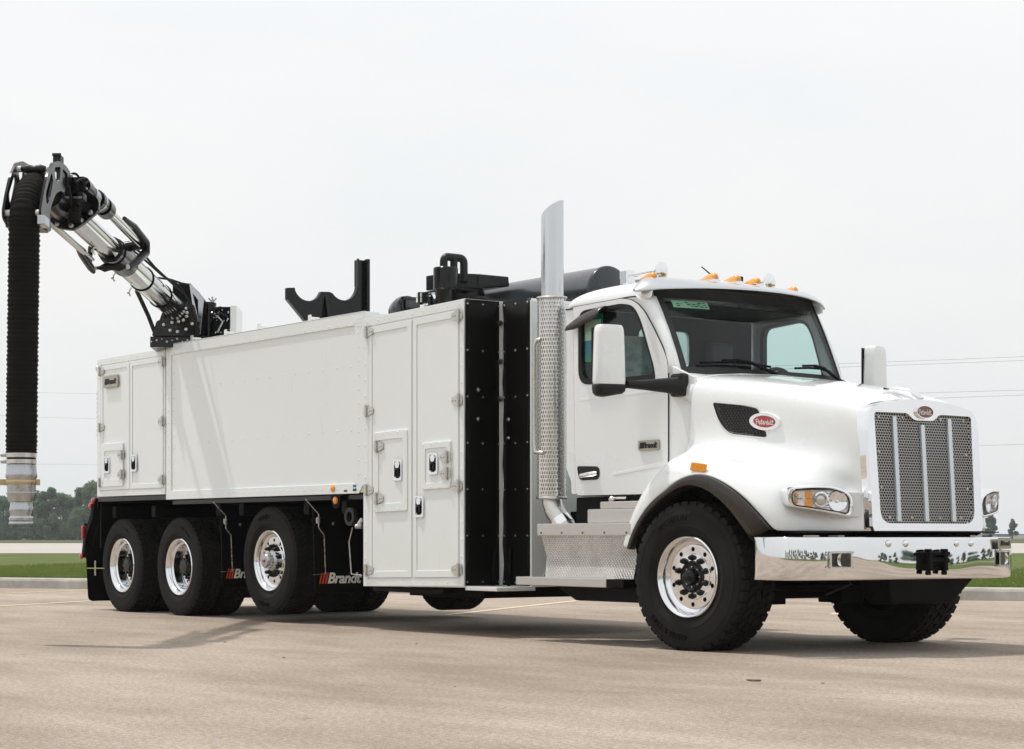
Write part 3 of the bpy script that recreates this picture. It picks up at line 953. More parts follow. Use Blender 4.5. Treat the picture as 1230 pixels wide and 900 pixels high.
mb = MB(); mb.plate(rrect(-4.55, 1.265, -4.49, 1.29, 0.003, 1), None, f, 0.0135, 0.0145); mb.build('small_sticker', M['ink'], db); mb = MB(); mb.plate(rrect(-4.71, 1.262, -4.65, 1.278, 0.003, 1), None, f, 0.0135, 0.0145); mb.build('small_sticker', M['ink'], db)
mb = MB()
for x, z in ((-8.0, 2.911), (-7.25, 2.911), (-6.55, 2.911), (-5.55, 2.911)):
    mb.box((x, -1.16, z), (x + 0.05, -1.15, z + 0.075))
    mb.cyl((x + 0.025, -1.15, z + 0.045), (x + 0.025, -1.05, z + 0.045), 0.012, None, 8)
mb.build('roof_bracket', M['whitep'], db)

# ---- tall cabinet -------------------------------------------------------
TILT = 0.02
def tall_z(x, z): return z + TILT * (x + 4.37)
mb = MB()
b4 = [(-4.37, -1.262, 0.392), (-2.775, -1.262, 0.412), (-2.775, 1.262, 0.412), (-4.37, 1.262, 0.392)]
t4 = [(-4.37, -1.262, 2.836), (-2.775, -1.262, 2.875), (-2.775, 1.262, 2.875), (-4.37, 1.262, 2.836)]
mb.hexa(b4, t4)
tc = mb.build('tall_cabinet', M['body'], TR, bevel=0.01)
ft = lambda a, b, d: (a, -1.262 - d, tall_z(a, b))
mb = MB()
mb.plate([(-4.37, 0.393), (-2.768, 0.393), (-2.768, 2.838), (-4.37, 2.838)], [[(-4.29, 0.455), (-2.83, 0.455), (-2.83, 2.762), (-4.29, 2.762)]], ft, 0.0, 0.010)
mb.build('door_frame', M['body'], tc, bevel=0.003)
def tdoor(name, x0, z0, x1, z1, y, depth, fw):
    g = lambda a, b, d: (a, y - d, tall_z(a, b))
    mb = MB()
    mb.plate(rrect(x0, z0, x1, z1, 0.012, 2), None, g, 0.0, depth - 0.007)
    mb.plate(rrect(x0 + 0.002, z0 + 0.002, x1 - 0.002, z1 - 0.002, 0.012, 2), [rrect(x0 + fw, z0 + fw, x1 - fw, z1 - fw, 0.02, 3)], g, depth - 0.0065, depth)
    return mb.build(name, M['body'], tc, bevel=0.004)
tdoor('door', -4.278, 0.468, -3.565, 2.75, -1.262, 0.016, 0.06)
tdoor('door', -3.545, 0.468, -2.842, 2.75, -1.262, 0.016, 0.06)
tdoor('access_door', -4.17, 1.06, -3.62, 1.785, -1.2715, 0.016, 0.075)
tdoor('access_door', -3.39, 1.235, -2.95, 1.645, -1.2715, 0.016, 0.055)
for z in (2.71, 1.99, 1.27, 0.54): hinge_at(tc, -4.29, z, -1.279)
for z in (2.735, 2.01, 1.28, 0.565): hinge_at(tc, -2.835, z, -1.279, True)
for z in (1.66, 1.19): hinge_at(tc, -4.105, z, -1.288)
for z in (1.53, 1.39): hinge_at(tc, -3.0, z, -1.288, True)
latch_at(tc, -3.77, 1.44, -1.281); latch_at(tc, -3.21, 1.48, -1.281); latch_at(tc, -3.44, 1.11, -1.273)
mb = MB()
for x in (-4.335, -2.80):
    rivet_line(mb, (x, -1.272, tall_z(x, 0.5)), (x, -1.272, tall_z(x, 2.72)), 0.15, NY)
for z in (0.425, 2.80):
    rivet_line(mb, (-4.30, -1.272, tall_z(-4.3, z)), (-2.83, -1.272, tall_z(-2.83, z)), 0.18, NY)
for (x0, z0, x1, z1) in ((-4.15, 1.082, -3.64, 1.765), (-3.37, 1.255, -2.97, 1.627)):
    for z in (z0, z1): rivet_line(mb, (x0, -1.2875, tall_z(x0, z)), (x1, -1.2875, tall_z(x1, z)), 0.13, NY)
stuff(mb.build('rivets', M['body'], tc, smooth=50))

# black end sheets, stepped in behind the corner
def sheet(name, rows):
    mb = MB(); mb.grid(rows); o = mb.build(name, M['panelblack'], tc, smooth=60)
    s = o.modifiers.new('thickness', 'SOLIDIFY'); s.thickness = 0.006
    return o
rows = []
for i in range(15):
    t = i / 14; z = 0.43 + t * 2.44
    w = 0.010 * math.sin(t * math.pi * 7) ** 2
    rows.append([(-2.764 + 0.002 * math.sin(i * 2.1 + j), -1.258 + 0.37 * j / 6 - (w if j == 6 else 0), z) for j in range(7)])
sheet('end_sheet', rows)
rows = []
for i in range(15):
    t = i / 14; z = 0.43 + t * 2.435
    w = 0.010 * math.sin(t * math.pi * 7) ** 2
    rows.append([(-2.735 + 0.40 * j / 6 + (w if j == 0 else 0), -0.885 + 0.003 * math.sin(i * 1.7 + j), z) for j in range(7)])
sheet('side_sheet', rows)
mb = MB(); mb.box((-2.775, -0.88, 0.42), (-2.335, 0.88, 2.862)); mb.build('front_bulkhead', M['body'], tc, bevel=0.004)
mb = MB(); mb.box((-2.765, -0.905, 0.43), (-2.742, -0.887, 2.87)); mb.build('corner_post', M['whitep'], tc)
mb = MB(); mb.box((-2.333, -0.895, 0.42), (-2.310, 0.895, 2.845)); mb.build('bulkhead_face', M['body'], tc, bevel=0.006)
mb = MB(); mb.box((-2.76, -1.262, 0.39), (-2.30, -0.86, 0.424)); mb.build('bottom_rail', M['whitep'], tc, bevel=0.004)
mb = MB()
for i in range(7):
    z = 0.46 + i * 0.395
    for y in (-1.24, -1.08, -0.91):
        RIVET(mb, (-2.758, y, z), (1, 0, 0), 0.011, 0.007)
    for x in (-2.70, -2.54, -2.37):
        RIVET(mb, (x, -0.893, z), NY, 0.011, 0.007)
stuff(mb.build('sheet_screws', M['cast'], tc, smooth=50))
for z in (2.68, 2.35, 2.03):
    mb = MB(); mb.cyl((-2.755, -0.915, z), (-2.72, -0.915, z), 0.022, None, 12); mb.build('snap_lug', M['steel'], tc)
for (y, z) in ((-1.13, 2.1), (-1.13, 1.85)):
    mb = MB(); mb.lathe([(0.02, 0), (0.014, 0.012), (0.0001, 0.016)], 8, (-2.757, y, z), (1, 0, 0)); mb.build('vent_plug', M['cast'], tc)
for (x, z) in ((-2.64, 1.85), (-2.64, 1.69)):
    mb = MB(); mb.lathe([(0.018, 0), (0.012, 0.012), (0.0001, 0.016)], 8, (x, -0.893, z), NY); mb.build('vent_plug', M['cast'], tc)
for (x, y) in ((-2.755, -0.96), (-2.60, -0.905)):
    mb = MB(); mb.tube([(x, y, 0.75), (x + 0.01, y - 0.012, 0.55), (x - 0.01, y - 0.01, 0.40), (x, y + 0.05, 0.36)], 0.018, 8); mb.build('strap', M['blackm'], tc, smooth=50)

# ---- chassis ------------------------------------------------------------
ch = MB()
for s in (-1, 1):
    ch.box((-10.2, s * 0.43 - 0.045, 0.78), (1.02, s * 0.43 + 0.045, 1.06))
chs = ch.build('chassis_rails', M['blackm'], TR, bevel=0.008)
mb = MB()
mb.box((-10.25, -1.245, 1.243), (-8.36, 1.245, 1.296)); mb.box((-10.25, -1.23, 1.17), (-10.17, 1.23, 1.25))
mb.box((-8.34, -1.20, 1.19), (-4.40, 1.20, 1.238))
mb.build('bed_beam', M['blackp'], chs, bevel=0.006)
mb = MB()
for x in (-9.9, -8.9, -7.4, -6.9, -5.6, -4.9):
    mb.box((x - 0.05, -1.15, 1.06), (x + 0.05, 1.15, 1.188))
mb.box((-7.5, -0.95, 0.62), (-7.25, 0.95, 1.05)); mb.box((-5.6, -0.72, 0.45), (-5.36, 0.72, 1.18))
mb.box((-10.05, -0.40, 0.60), (-4.5, 0.40, 1.15)); mb.box((-10.15, -1.21, 0.72), (-10.11, 1.21, 1.235))  # besides the crossmembers, black boxes fill the underbody in place of shade
mb.build('crossmembers_and_dark_fill', M['blackm'], chs, bevel=0.01)
mb = MB(); mb.box((-4.4, -0.75, 0.30), (-3.2, 0.75, 0.386)); mb.box((-4.4, -1.15, 0.345), (-3.25, -1.0, 0.388)); mb.build('cabinet_sill', M['blackm'], chs, bevel=0.01)
# axles
mb = MB()
for x, z in ((-9.577, 0.525), (-8.182, 0.525), (-6.2, 0.60)):
    mb.cyl((x, -1.0, z), (x, 1.0, z), 0.07, None, 12)
for x in (-9.577, -8.182):
    mb.ball((x, 0.05, 0.54), 0.24, 0.9, 0.9, 1.0, 12)
mb.build('rear_axles', M['blackm'], chs, smooth=50)
mb = MB()
mb.box((-0.06, -0.85, 0.37), (0.06, 0.85, 0.40)); mb.box((-0.06, -0.85, 0.49), (0.06, 0.85, 0.52)); mb.box((-0.02, -0.85, 0.40), (0.02, 0.85, 0.49))
mb.box((-0.13, 0.30, 0.33), (0.13, 0.55, 0.56)); mb.box((-0.13, -0.55, 0.33), (0.13, -0.30, 0.56))
mb.cyl((0.25, -0.9, 0.47), (0.25, 0.9, 0.47), 0.028, None, 10)
mb.cyl((0.45, -0.55, 0.62), (0.2, 0.6, 0.55), 0.03, None, 10)
for s in (-1, 1):
    mb.box((-0.85, s * 0.43 - 0.05, 0.56), (0.85, s * 0.43 + 0.05, 0.60)); mb.box((-0.7, s * 0.43 - 0.05, 0.60), (0.7, s * 0.43 + 0.05, 0.63))
    mb.box((0.82, s * 0.43 - 0.07, 0.56), (0.94, s * 0.43 + 0.07, 0.8))
    mb.cyl((0.05, s * 0.62, 0.5), (0.1, s * 0.58, 1.0), 0.05, None, 10)
mb.build('front_axle', M['blackm'], chs, bevel=0.008)
mb = MB(); mb.box((-1.2, -0.36, 0.62), (0.75, 0.36, 1.35)); mb.box((-0.6, -0.24, 0.50), (0.35, 0.24, 0.62)); mb.cyl((-0.2, -0.28, 0.80), (0.5, -0.30, 0.80), 0.09, None, 12)
mb.build('engine', M['blackm'], chs, bevel=0.02)
mb = MB(); mb.box((0.98, -0.55, 0.62), (1.12, 0.55, 0.86)); mb.build('front_crossmember', M['blackm'], chs, bevel=0.01)
mb = MB(); mb.hexa([(1.0, -0.32, 0.36), (1.20, -0.30, 0.36), (1.20, 0.36, 0.36), (1.0, 0.38, 0.36)], [(0.9, -0.36, 0.58), (1.235, -0.36, 0.55), (1.235, 0.57, 0.55), (0.9, 0.57, 0.58)])
mb.build('skid_plate', M['blackm'], chs, bevel=0.012)
mb = MB(); mb.tube([(0.7, -0.30, 0.62), (0.85, -0.34, 0.5), (0.7, -0.45, 0.42)], 0.009, 6); mb.build('brake_line', M['tank'], chs)
mb = MB(); mb.cyl((0.3, -0.70, 0.66), (0.3, -0.70, 0.78), 0.06, None, 12); mb.cyl((0.3, -0.70, 0.78), (0.3, -0.70, 0.81), 0.075, None, 12); mb.build('air_canister', M['cast'], chs, smooth=40)

# ---- black rear skirt, flaps, tail lamps --------------------------------
mb = MB()
mb.plate([(-10.26, 1.27), (-10.30, 1.10), (-10.47, 0.90), (-10.56, 0.60), (-10.50, 0.60), (-10.40, 0.86), (-10.24, 1.06), (-10.17, 1.27)], None, fs_(-1.16), 0, 0.10)
mb.plate([(-10.26, 1.27), (-10.30, 1.10), (-10.47, 0.90), (-10.56, 0.60), (-10.50, 0.60), (-10.40, 0.86), (-10.24, 1.06), (-10.17, 1.27)], None, fs_(1.26), 0, 0.10)
mb.hexa([(-10.55, -1.16, 0.60), (-10.50, -1.16, 0.60), (-10.50, 1.16, 0.60), (-10.55, 1.16, 0.60)], [(-10.29, -1.16, 1.10), (-10.24, -1.16, 1.06), (-10.24, 1.16, 1.06), (-10.29, 1.16, 1.10)])
rf = mb.build('rear_bumper_frame', M['blackm'], TR, bevel=0.01)
for (x, y, z, ax) in ((-10.28, -1.262, 1.20, (0, -1, 0)), (-10.21, -1.262, 1.255, (0, -1, 0)), (-10.53, -1.262, 0.615, (0, -1, 0))):
    mb = MB(); mb.lathe([(0.036, 0), (0.034, 0.014), (0.02, 0.022), (0.0001, 0.025)], 14, (x, y, z), ax); mb.build('tail_lamp', M['red'], rf, smooth=45)
mb = MB(); mb.box((-10.49, -1.29, 0.83), (-10.45, -1.20, 0.97)); mb.build('stop_lamp', M['red'], rf, bevel=0.012)
mb = MB(); mb.plate(rpoly([(-1.25, 0.10), (-0.62, 0.10), (-0.62, 1.0), (-1.25, 1.0)], [0.06, 0.06, 0, 0], 4), None, lambda a, b, d: (-10.38 + d - 0.11 * max(0, (b - 0.1) / 0.9), a, b), 0, 0.012)
mb.build('rear_mud_flap', M['blackm'], TR)
mb.v = [(x, -y, z) for x, y, z in mb.v]; mb.build('rear_mud_flap', M['blackm'], TR)
mb = MB(); mb.tube([(-10.36, -1.27, 0.48), (-9.9, -1.27, 0.485)], 0.007, 6); mb.build('tie_rod', M['yellow'], rf)
mb = MB(); mb.box((-10.155, -1.275, 0.40), (-10.135, -1.262, 0.57)); mb.build('tie_plate', M['steel'], rf, bevel=0.003)

def flap(x, y0, y1, zt, zb, with_brand):
    mb = MB()
    mb.plate(rpoly([(y0, zb), (y1, zb), (y1, zt), (y0, zt)], [0.04, 0.04, 0, 0], 3), None, lambda a, b, d: (x + d - 0.05 * (b - zb), a, b), -0.006, 0.006)
    o = mb.build('mud_flap', M['blackm'], TR)
    if with_brand:
        g = lambda a, b, d: (x + d - 0.05 * (b - zb), a, b)
        t = MB(); brand(t, g, (y0 + y1) / 2 + 0.0, zb + 0.135, (y1 - y0) * 0.84, 0.007, 1, 0)
        t.build('lettering', [M['brandwhite'], M['brandred']], o)
        t = MB()
        t.tube([(x + 0.03, y0 - 0.12, 1.20), (x + 0.02, y0 + 0.03, 1.06), (x + 0.02, y0 + 0.03, 0.93), (x + 0.02, y0 + 0.09, 0.86), (x + 0.012, y0 + 0.11, 0.49)], 0.0045, 6)
        t.tube([(x + 0.012, y0 + 0.11, 0.49), (x + 0.01, y0 - 0.02, 0.485)], 0.004, 6)
        t.build('hanger_rod', M['steel'], o)
        t = MB(); t.box((x - 0.01, y0 + 0.015, 0.97), (x + 0.02, y0 + 0.05, 1.03)); t.build('hanger_clip', M['cast'], o, bevel=0.004)
        for yy in (y0 + 0.22, y0 + 0.40):
            t = MB(); t.lathe([(0.018, 0), (0.012, 0.01), (0.0001, 0.013)], 8, (x - 0.03, yy, 0.97), (1, 0, 0))
            t.build('flap_bolt', M['steel'], o)
    return o
for s in (1, -1):
    flap(-5.27, -1.25 if s > 0 else 0.68, -0.68 if s > 0 else 1.25, 1.12, 0.315, s > 0)
    flap(-7.12, -1.25 if s > 0 else 0.72, -0.72 if s > 0 else 1.25, 1.12, 0.33, s > 0)
mb = MB(); mb.plate([(-4.99, 1.235), (-4.80, 1.235), (-4.84, 1.13), (-4.87, 1.11), (-4.92, 1.11), (-4.95, 1.13)], None, fs_(-1.235), 0, 0.012); mk = mb.build('marker_bracket', M['blackm'], TR)
mb = MB(); mb.lathe([(0.036, 0), (0.034, 0.014), (0.02, 0.022), (0.0001, 0.025)], 14, (-4.89, -1.247, 1.185), NY); mb.build('side_lamp', M['amber'], mk, smooth=45)
# valves and hose reel behind the flap
mb = MB(); mb.lathe([(0.05, 0), (0.085, 0.0), (0.085, 0.04), (0.05, 0.04)], 18, (-4.62, -1.23, 1.03), NY, closed=True); mb.build('hose_coupling', M['plastic'], TR, smooth=40)
mb = MB(); mb.cyl((-4.50, -1.27, 0.94), (-4.44, -1.24, 0.94), 0.022, None, 10); mb.cyl((-4.45, -1.27, 0.96), (-4.42, -1.25, 1.01), 0.02, None, 10); mb.ball((-4.45, -1.26, 0.95), 0.025); mb.build('drain_valve', M['steel'], TR, smooth=40)
mb = MB(); mb.tube([(-4.6, -1.245, 0.93), (-4.66, -1.245, 0.80), (-4.62, -1.245, 0.50), (-4.44, -1.245, 0.49)], 0.006, 6); mb.build('drain_rod', M['steel'], TR)

# ---- wheels ---------------------------------------------------------------
def tyre_mesh(Rt, W, rb, ribs, blocks, deep=0.016, lug=False, seed=1, words=None):
    mb = MB(); H = Rt - rb
    half = [(rb - 0.005, 0.36), (rb + 0.006, 0.415), (rb + 0.02, 0.435), (rb + 0.035, 0.44), (rb + 0.2 * H, 0.475), (rb + 0.30 * H, 0.493), (rb + 0.305 * H, 0.4995),
            (rb + 0.33 * H, 0.4995), (rb + 0.335 * H, 0.495), (rb + 0.5 * H, 0.50), (rb + 0.66 * H, 0.492), (rb + 0.67 * H, 0.497), (rb + 0.69 * H, 0.496), (rb + 0.70 * H, 0.488),
            (rb + 0.86 * H, 0.465), (Rt - 0.028, 0.44), (Rt - deep - 0.001, 0.405), (Rt - deep, 0.2), (Rt - deep, 0.0)]
    prof = [(r, -t * W) for r, t in half] + [(r, t * W) for r, t in reversed(half[:-1])]
    mb.lathe(prof, 96, (0, 0, 0), (0, 1, 0))
    rnd = random.Random(seed)
    tw = 0.86 * W
    rw = tw / ribs
    def pt(r, a, y): return (r * math.cos(a), y, r * math.sin(a))
    for k in range(ribs):
        y0, y1 = -tw / 2 + k * rw + 0.006, -tw / 2 + (k + 1) * rw - 0.006
        edge = k in (0, ribs - 1)
        for b in range(blocks):
            a0 = 2 * math.pi * (b + (0.5 if k % 2 else 0) + rnd.uniform(-0.02, 0.02)) / blocks
            da = 2 * math.pi / blocks * (0.80 if edge else 0.86)
            sk = (0.25 if k % 2 else -0.25) * 2 * math.pi / blocks * (0 if edge else 1)
            r0, r1 = Rt - deep - 0.004, Rt
            ym = (y0 + y1) / 2
            c = 0.06 * da
            am = da / 2
            if edge:
                out = -1 if k == 0 else 1
                yo, yi = (y0, y1) if k == 0 else (y1, y0)
                ysh = yo + out * (0.018 if lug else 0.010)
                rs = Rt - (0.050 if lug else 0.030)
                vs = [pt(r1, a0 + c, yo), pt(r1, a0 + da - c, yo), pt(r1, a0 + da - c, yi), pt(r1, a0 + c, yi),
                      pt(r0, a0, yi), pt(r0, a0 + da, yi), pt(rs, a0 + da, ysh), pt(rs, a0, ysh), pt(rs - 0.006, a0, ysh - out * 0.02), pt(rs - 0.006, a0 + da, ysh - out * 0.02)]
                fs = [(0, 1, 2, 3), (3, 2, 5, 4), (0, 7, 6, 1), (7, 8, 9, 6), (0, 3, 4, 8, 7), (1, 6, 9, 5, 2)]
                mb.add(vs, fs)
            else:
                vs = [pt(r1, a0 + c - sk, y0), pt(r1, a0 + am, y0 - 0.0), pt(r1, a0 + da - c - sk, y0), pt(r1, a0 + da - c + sk, y1), pt(r1, a0 + am, y1), pt(r1, a0 + c + sk, y1)]
                lo = [pt(r0, a0 - sk, y0 - 0.003), pt(r0, a0 + am, y0 - 0.003), pt(r0, a0 + da - sk, y0 - 0.003), pt(r0, a0 + da + sk, y1 + 0.003), pt(r0, a0 + am, y1 + 0.003), pt(r0, a0 + sk, y1 + 0.003)]
                mb.add(vs + lo, [(0, 1, 4, 5), (1, 2, 3, 4)] + [(i, i + 6, (i + 1) % 6 + 6, (i + 1) % 6) for i in range(6)])
    for word, ang, rr, hh, box in (words or []):
        geo, n = [], len(word)
        ws = []
        for cch in word:
            if cch == ' ': ws.append((None, hh * 0.45)); continue
            g = text_geo(cch, height=hh if not cch.islower() or cch in 'l' else hh * 0.75, shear=0.12, fat=0.01, thick=0.0035)
            ws.append((g, max(p[0] for p in g[0]) - min(p[0] for p in g[0]) + hh * 0.14))
        tot = sum(w for _, w in ws)
        x = -tot / 2
        yy = lambda r: -interp(r, [(rr_, t * W) for rr_, t in half])
        for g, w in ws:
            if g:
                c = x + w / 2
                def fr(a, b, d, c=c):
                    ph = ang - (c + a) / rr
                    r = rr + b
                    return (r * math.cos(ph), yy(r) - d - 0.0005, r * math.sin(ph))
                mb.add([fr(*p) for p in g[0]], g[1], 1)
            x += w
        if box:
            n = 16; rows = []
            for i in range(n + 1):
                ph = ang + (tot / 2 + 0.02) / rr - (tot + 0.04) / rr * i / n
                rows.append([((rr + q) * math.cos(ph), yy(rr + q) - (0.0022 if abs(q) < hh * 0.75 else -0.001), (rr + q) * math.sin(ph)) for q in (-hh * 0.82, -hh * 0.72, 0, hh * 0.72, hh * 0.82)])
            mb.grid(rows, 0)
    return mb.mesh('tyre', [M['rubber'], M['letter']], 32)

def rim_mesh(lip, disc, boss, rl=0.305, disc_r=0.236, nh=10, hole_r=0.0175, ring=0.205):
    """lip and disc: distance of the lip and of the disc face along the axle, outward negative"""
    mb = MB()
    dd = disc - lip
    prof = [(rl - 0.012, lip + 0.03), (rl, lip + 0.012), (rl + 0.002, lip + 0.002), (rl - 0.006, lip - 0.006), (rl - 0.016, lip - 0.002), (rl - 0.026, lip + 0.015),
            (rl - 0.038, lip + 0.03), (rl - 0.041, lip + 0.048), (disc_r + 0.016, lip + 0.055), (disc_r + 0.006, lip + 0.062), (disc_r + 0.002, max(lip + 0.066, disc - 0.012)), (disc_r - 0.003, disc)]
    mb.lathe(prof, 72, (0, 0, 0), (0, 1, 0))
    fr = lambda a, b, d: (a, disc - d, b)
    holes = [circle(ring * math.cos(2 * math.pi * (i + 0.5) / nh), ring * math.sin(2 * math.pi * (i + 0.5) / nh), hole_r, 12) for i in range(nh)]
    outer = circle(0, 0, disc_r - 0.002, 72)
    mb.plate(outer, holes + [circle(0, 0, boss, 36)], fr, -0.022, 0.0)
    # raised bolt land
    mb.lathe([(0.175, disc + 0.001), (0.170, disc - 0.006), (boss + 0.002, disc - 0.007), (boss, disc)], 48, (0, 0, 0), (0, 1, 0))
    # barrel behind
    mb.lathe([(disc_r, disc + 0.02), (0.24, disc + 0.05), (0.25, disc + 0.14), (rl - 0.02, disc + 0.22)], 48, (0, 0, 0), (0, 1, 0), 1)
    mb.lathe([(0.0001, disc + 0.06), (0.24, disc + 0.06)], 32, (0, 0, 0), (0, 1, 0), 1)
    return mb.mesh('wheel', [M['rim'], M['dark']], 40)

def nut_mesh(L=0.040, r=0.019):
    mb = MB()
    mb.lathe([(r * 1.25, 0), (r * 1.25, -0.006), (r, -0.008), (r, -L * 0.55), (r * 0.86, -L * 0.8), (r * 0.45, -L), (0.0001, -L * 1.02)], 12, (0, 0, 0), (0, 1, 0))
    return mb.mesh('lug_nut', M['plastic'], 40)
NUT = nut_mesh()
def hub_front():
    mb = MB()
    mb.lathe([(0.120, 0.02), (0.120, -0.012), (0.108, -0.016), (0.098, -0.004), (0.085, 0.002), (0.062, -0.004), (0.058, -0.035), (0.050, -0.055), (0.034, -0.072), (0.030, -0.085), (0.018, -0.09), (0.0001, -0.09)], 32, (0, 0, 0), (0, 1, 0))
    for i in range(8):
        a = 2 * math.pi * i / 8
        mb.lathe([(0.007, 0.0), (0.007, -0.014), (0.0001, -0.015)], 7, (0.075 * math.cos(a), 0, 0.075 * math.sin(a)), (0, 1, 0), 1)
    return mb.mesh('hub', [M['blackp'], M['cast']], 35)
def hub_drive():
    mb = MB()
    mb.lathe([(0.118, 0.03), (0.112, -0.02), (0.100, -0.08), (0.095, -0.095), (0.080, -0.10), (0.072, -0.112), (0.0001, -0.114)], 32, (0, 0, 0), (0, 1, 0))
    for i in range(8):
        a = 2 * math.pi * i / 8
        mb.lathe([(0.011, -0.1), (0.011, -0.128), (0.0001, -0.13)], 7, (0.086 * math.cos(a), 0.018, 0.086 * math.sin(a)), (0, 1, 0))
    return mb.mesh('hub', M['blackp'], 35)
def hub_tag():
    mb = MB()
    mb.lathe([(0.105, 0.02), (0.105, -0.03), (0.09, -0.045), (0.078, -0.05), (0.075, -0.10), (0.066, -0.115), (0.018, -0.118)], 28, (0, 0, 0), (0, 1, 0), 0)
    mb.lathe([(0.020, -0.117), (0.018, -0.128), (0.0001, -0.13)], 16, (0, 0, 0), (0, 1, 0), 1)
    return mb.mesh('hub', [M['cast'], M['red']], 35)

FT = tyre_mesh(0.560, 0.405, 0.300, 5, 40, 0.018, True, 1, [('MICHELIN', R(108), 0.440, 0.046, True), ('425/65 R 22.5', R(247), 0.450, 0.042, False)])
DT = tyre_mesh(0.525, 0.285, 0.300, 4, 52, 0.015, False, 2, [('MICHELIN', R(62), 0.43, 0.034, True)])
DT0 = tyre_mesh(0.525, 0.285, 0.300, 4, 52, 0.015, False, 3, [('XDN2', R(68), 0.43, 0.030, True)])
TT = tyre_mesh(0.537, 0.385, 0.300, 5, 60, 0.012, False, 4, [('apollo', R(98), 0.435, 0.052, False), ('apollo', R(262), 0.435, 0.052, False)])
FR_, DR_, TR_ = rim_mesh(-0.183, -0.118, 0.113), rim_mesh(-0.126, 0.035, 0.118, nh=10, ring=0.195), rim_mesh(-0.168, -0.112, 0.105)
HF, HD, HT = hub_front(), hub_drive(), hub_tag()
def wheel(x, y, z, rot, tyre, rim, hub, disc, nut_len=1.0, nuts=True, inner=None):
    w = link('wheel', rim, TR, (x, y, z), (0, 0, rot))
    link('tyre', tyre, w)
    if inner: link('tyre', inner, w, (0, 0.33, 0), (0, 0.4, 0))
    link('hub', hub, w, (0, disc, 0))
    if nuts:
        for i in range(10):
            a = 2 * math.pi * (i + 0.0) / 10 + R(18)
            n = link('lug_nut', NUT, w, (0.1428 * math.cos(a), disc - 0.006, 0.1428 * math.sin(a)))
            n.scale = (1, nut_len, 1)
    return w
STEER = R(5)
wheel(0, -1.022, 0.548, STEER, FT, FR_, HF, -0.118)
wheel(0, 1.022, 0.548, math.pi + STEER, FT, FR_, HF, -0.118, nuts=False)
for x, t in ((-9.577, DT0), (-8.182, DT)):
    wheel(x, -1.078, 0.522, 0, t, DR_, HD, 0.035, inner=DT0)
    wheel(x, 1.078, 0.522, math.pi, DT0, DR_, HD, 0.035, nuts=False, inner=DT0)
wheel(-6.24, -1.028, 0.608, 0, TT, TR_, HT, -0.112, 1.35)
wheel(-6.24, 1.028, 0.608, math.pi, TT, TR_, HT, -0.112, nuts=False)

# ================================================================== CAB AND HOOD
WAX, WAZ = 0.06, 0.58                                  # wheel arch centre
def hw(X):      return 0.935 - 0.30 * ((X + 0.25) / 1.47) - 0.045 * ((X + 0.25) / 1.47) ** 2       # hood half width
def hz(X):      t = (X + 0.25) / 1.47; return 2.118 - 0.16 * t - 0.112 * t * t
def fyo(X):     return smooth_interp(X, [(-0.2, 1.225), (0.45, 1.225), (0.70, 1.20), (0.82, 1.155), (0.91, 1.07), (0.99, 0.95), (1.07, 0.80), (1.15, 0.67), (1.20, 0.61), (1.23, 0.597)])
def fzc(X):     return smooth_interp(X, [(-0.2, 1.470), (0.10, 1.475), (0.40, 1.43), (0.65, 1.375), (0.90, 1.30), (1.05, 1.25), (1.23, 1.2)])
ARCH = [(-76.7, .734), (-50, .690), (-24, .660), (8, .728), (30, .755), (48, .790), (68.2, .847)]   # flare outer edge, polar from the vertical
def arch_z(X):
    best = 0.885
    for k in range(-60, 69):
        r = interp(k, ARCH); x = WAX + r * math.sin(R(k)); 
        if abs(x - X) < 0.012: best = max(best, WAZ + r * math.cos(R(k)))
    return best
def hood_section(X):
    w, zt, yo, zc = hw(X), hz(X), fyo(X), fzc(X)
    zb = arch_z(X) if X < 0.86 else 0.885
    drop = 0.55 * (zt - zc)
    p = [(0, zt), (0.45 * w, zt - 0.010), (0.72 * w, zt - 0.028), (0.86 * w, zt - 0.050), (0.945 * w, zt - 0.092), (0.985 * w, zt - 0.155), (1.0 * w, zt - 0.25),
         (w + 0.002, zt - drop), (w + 0.006, zc + 0.09)]
    e = max(0.0, yo - w); c = min(1.0, e / 0.12)
    p += [(w + 0.005 + 0.025 * c + 0.10 * e, zc + 0.02), (w + 0.40 * e, zc - 0.010), (w + 0.72 * e, zc - 0.040), (w + 0.92 * e, max(zc - 0.105, zb + 0.045)), (w + 1.0 * e, max(zc - 0.21, zb + 0.02)), (yo + 0.003, (max(zc - 0.21, zb + 0.02) + zb) / 2), (yo, zb)]
    f = max(0.0, min(1.0, (X - 0.55) / 0.5)); f = f * f * (3 - 2 * f)       # towards the nose the crown fades into the side
    if f > 0:
        q = [(w + 0.004, zt - drop), (w + 0.012 * c, zc + 0.17)] + [(w + 0.04 * c + 0.06 * e, zc + 0.08), (w + 0.27 * e, zc - 0.01), (w + 0.52 * e, zc - 0.10), (w + 0.76 * e, zc - 0.19), (w + 0.93 * e, zc - 0.28), (yo + 0.002, (zc - 0.28 + zb) / 2), (yo, zb)]
        q[1] = (w + 0.012 * c, min(q[1][1], q[0][1] - 0.02))
        p = p[:7] + [(a[0] + (b[0] - a[0]) * f, a[1] + (b[1] - a[1]) * f) for a, b in zip(p[7:], q)]
    return p
XS = [-0.25, -0.235, -0.18, -0.10, -0.02, 0.08, 0.18, 0.28, 0.38, 0.48, 0.58, 0.68, 0.76, 0.82, 0.86, 0.90, 0.96, 1.02, 1.07, 1.12, 1.16, 1.20, 1.225]
NSEC = len(hood_section(0.3))
mb = MB()
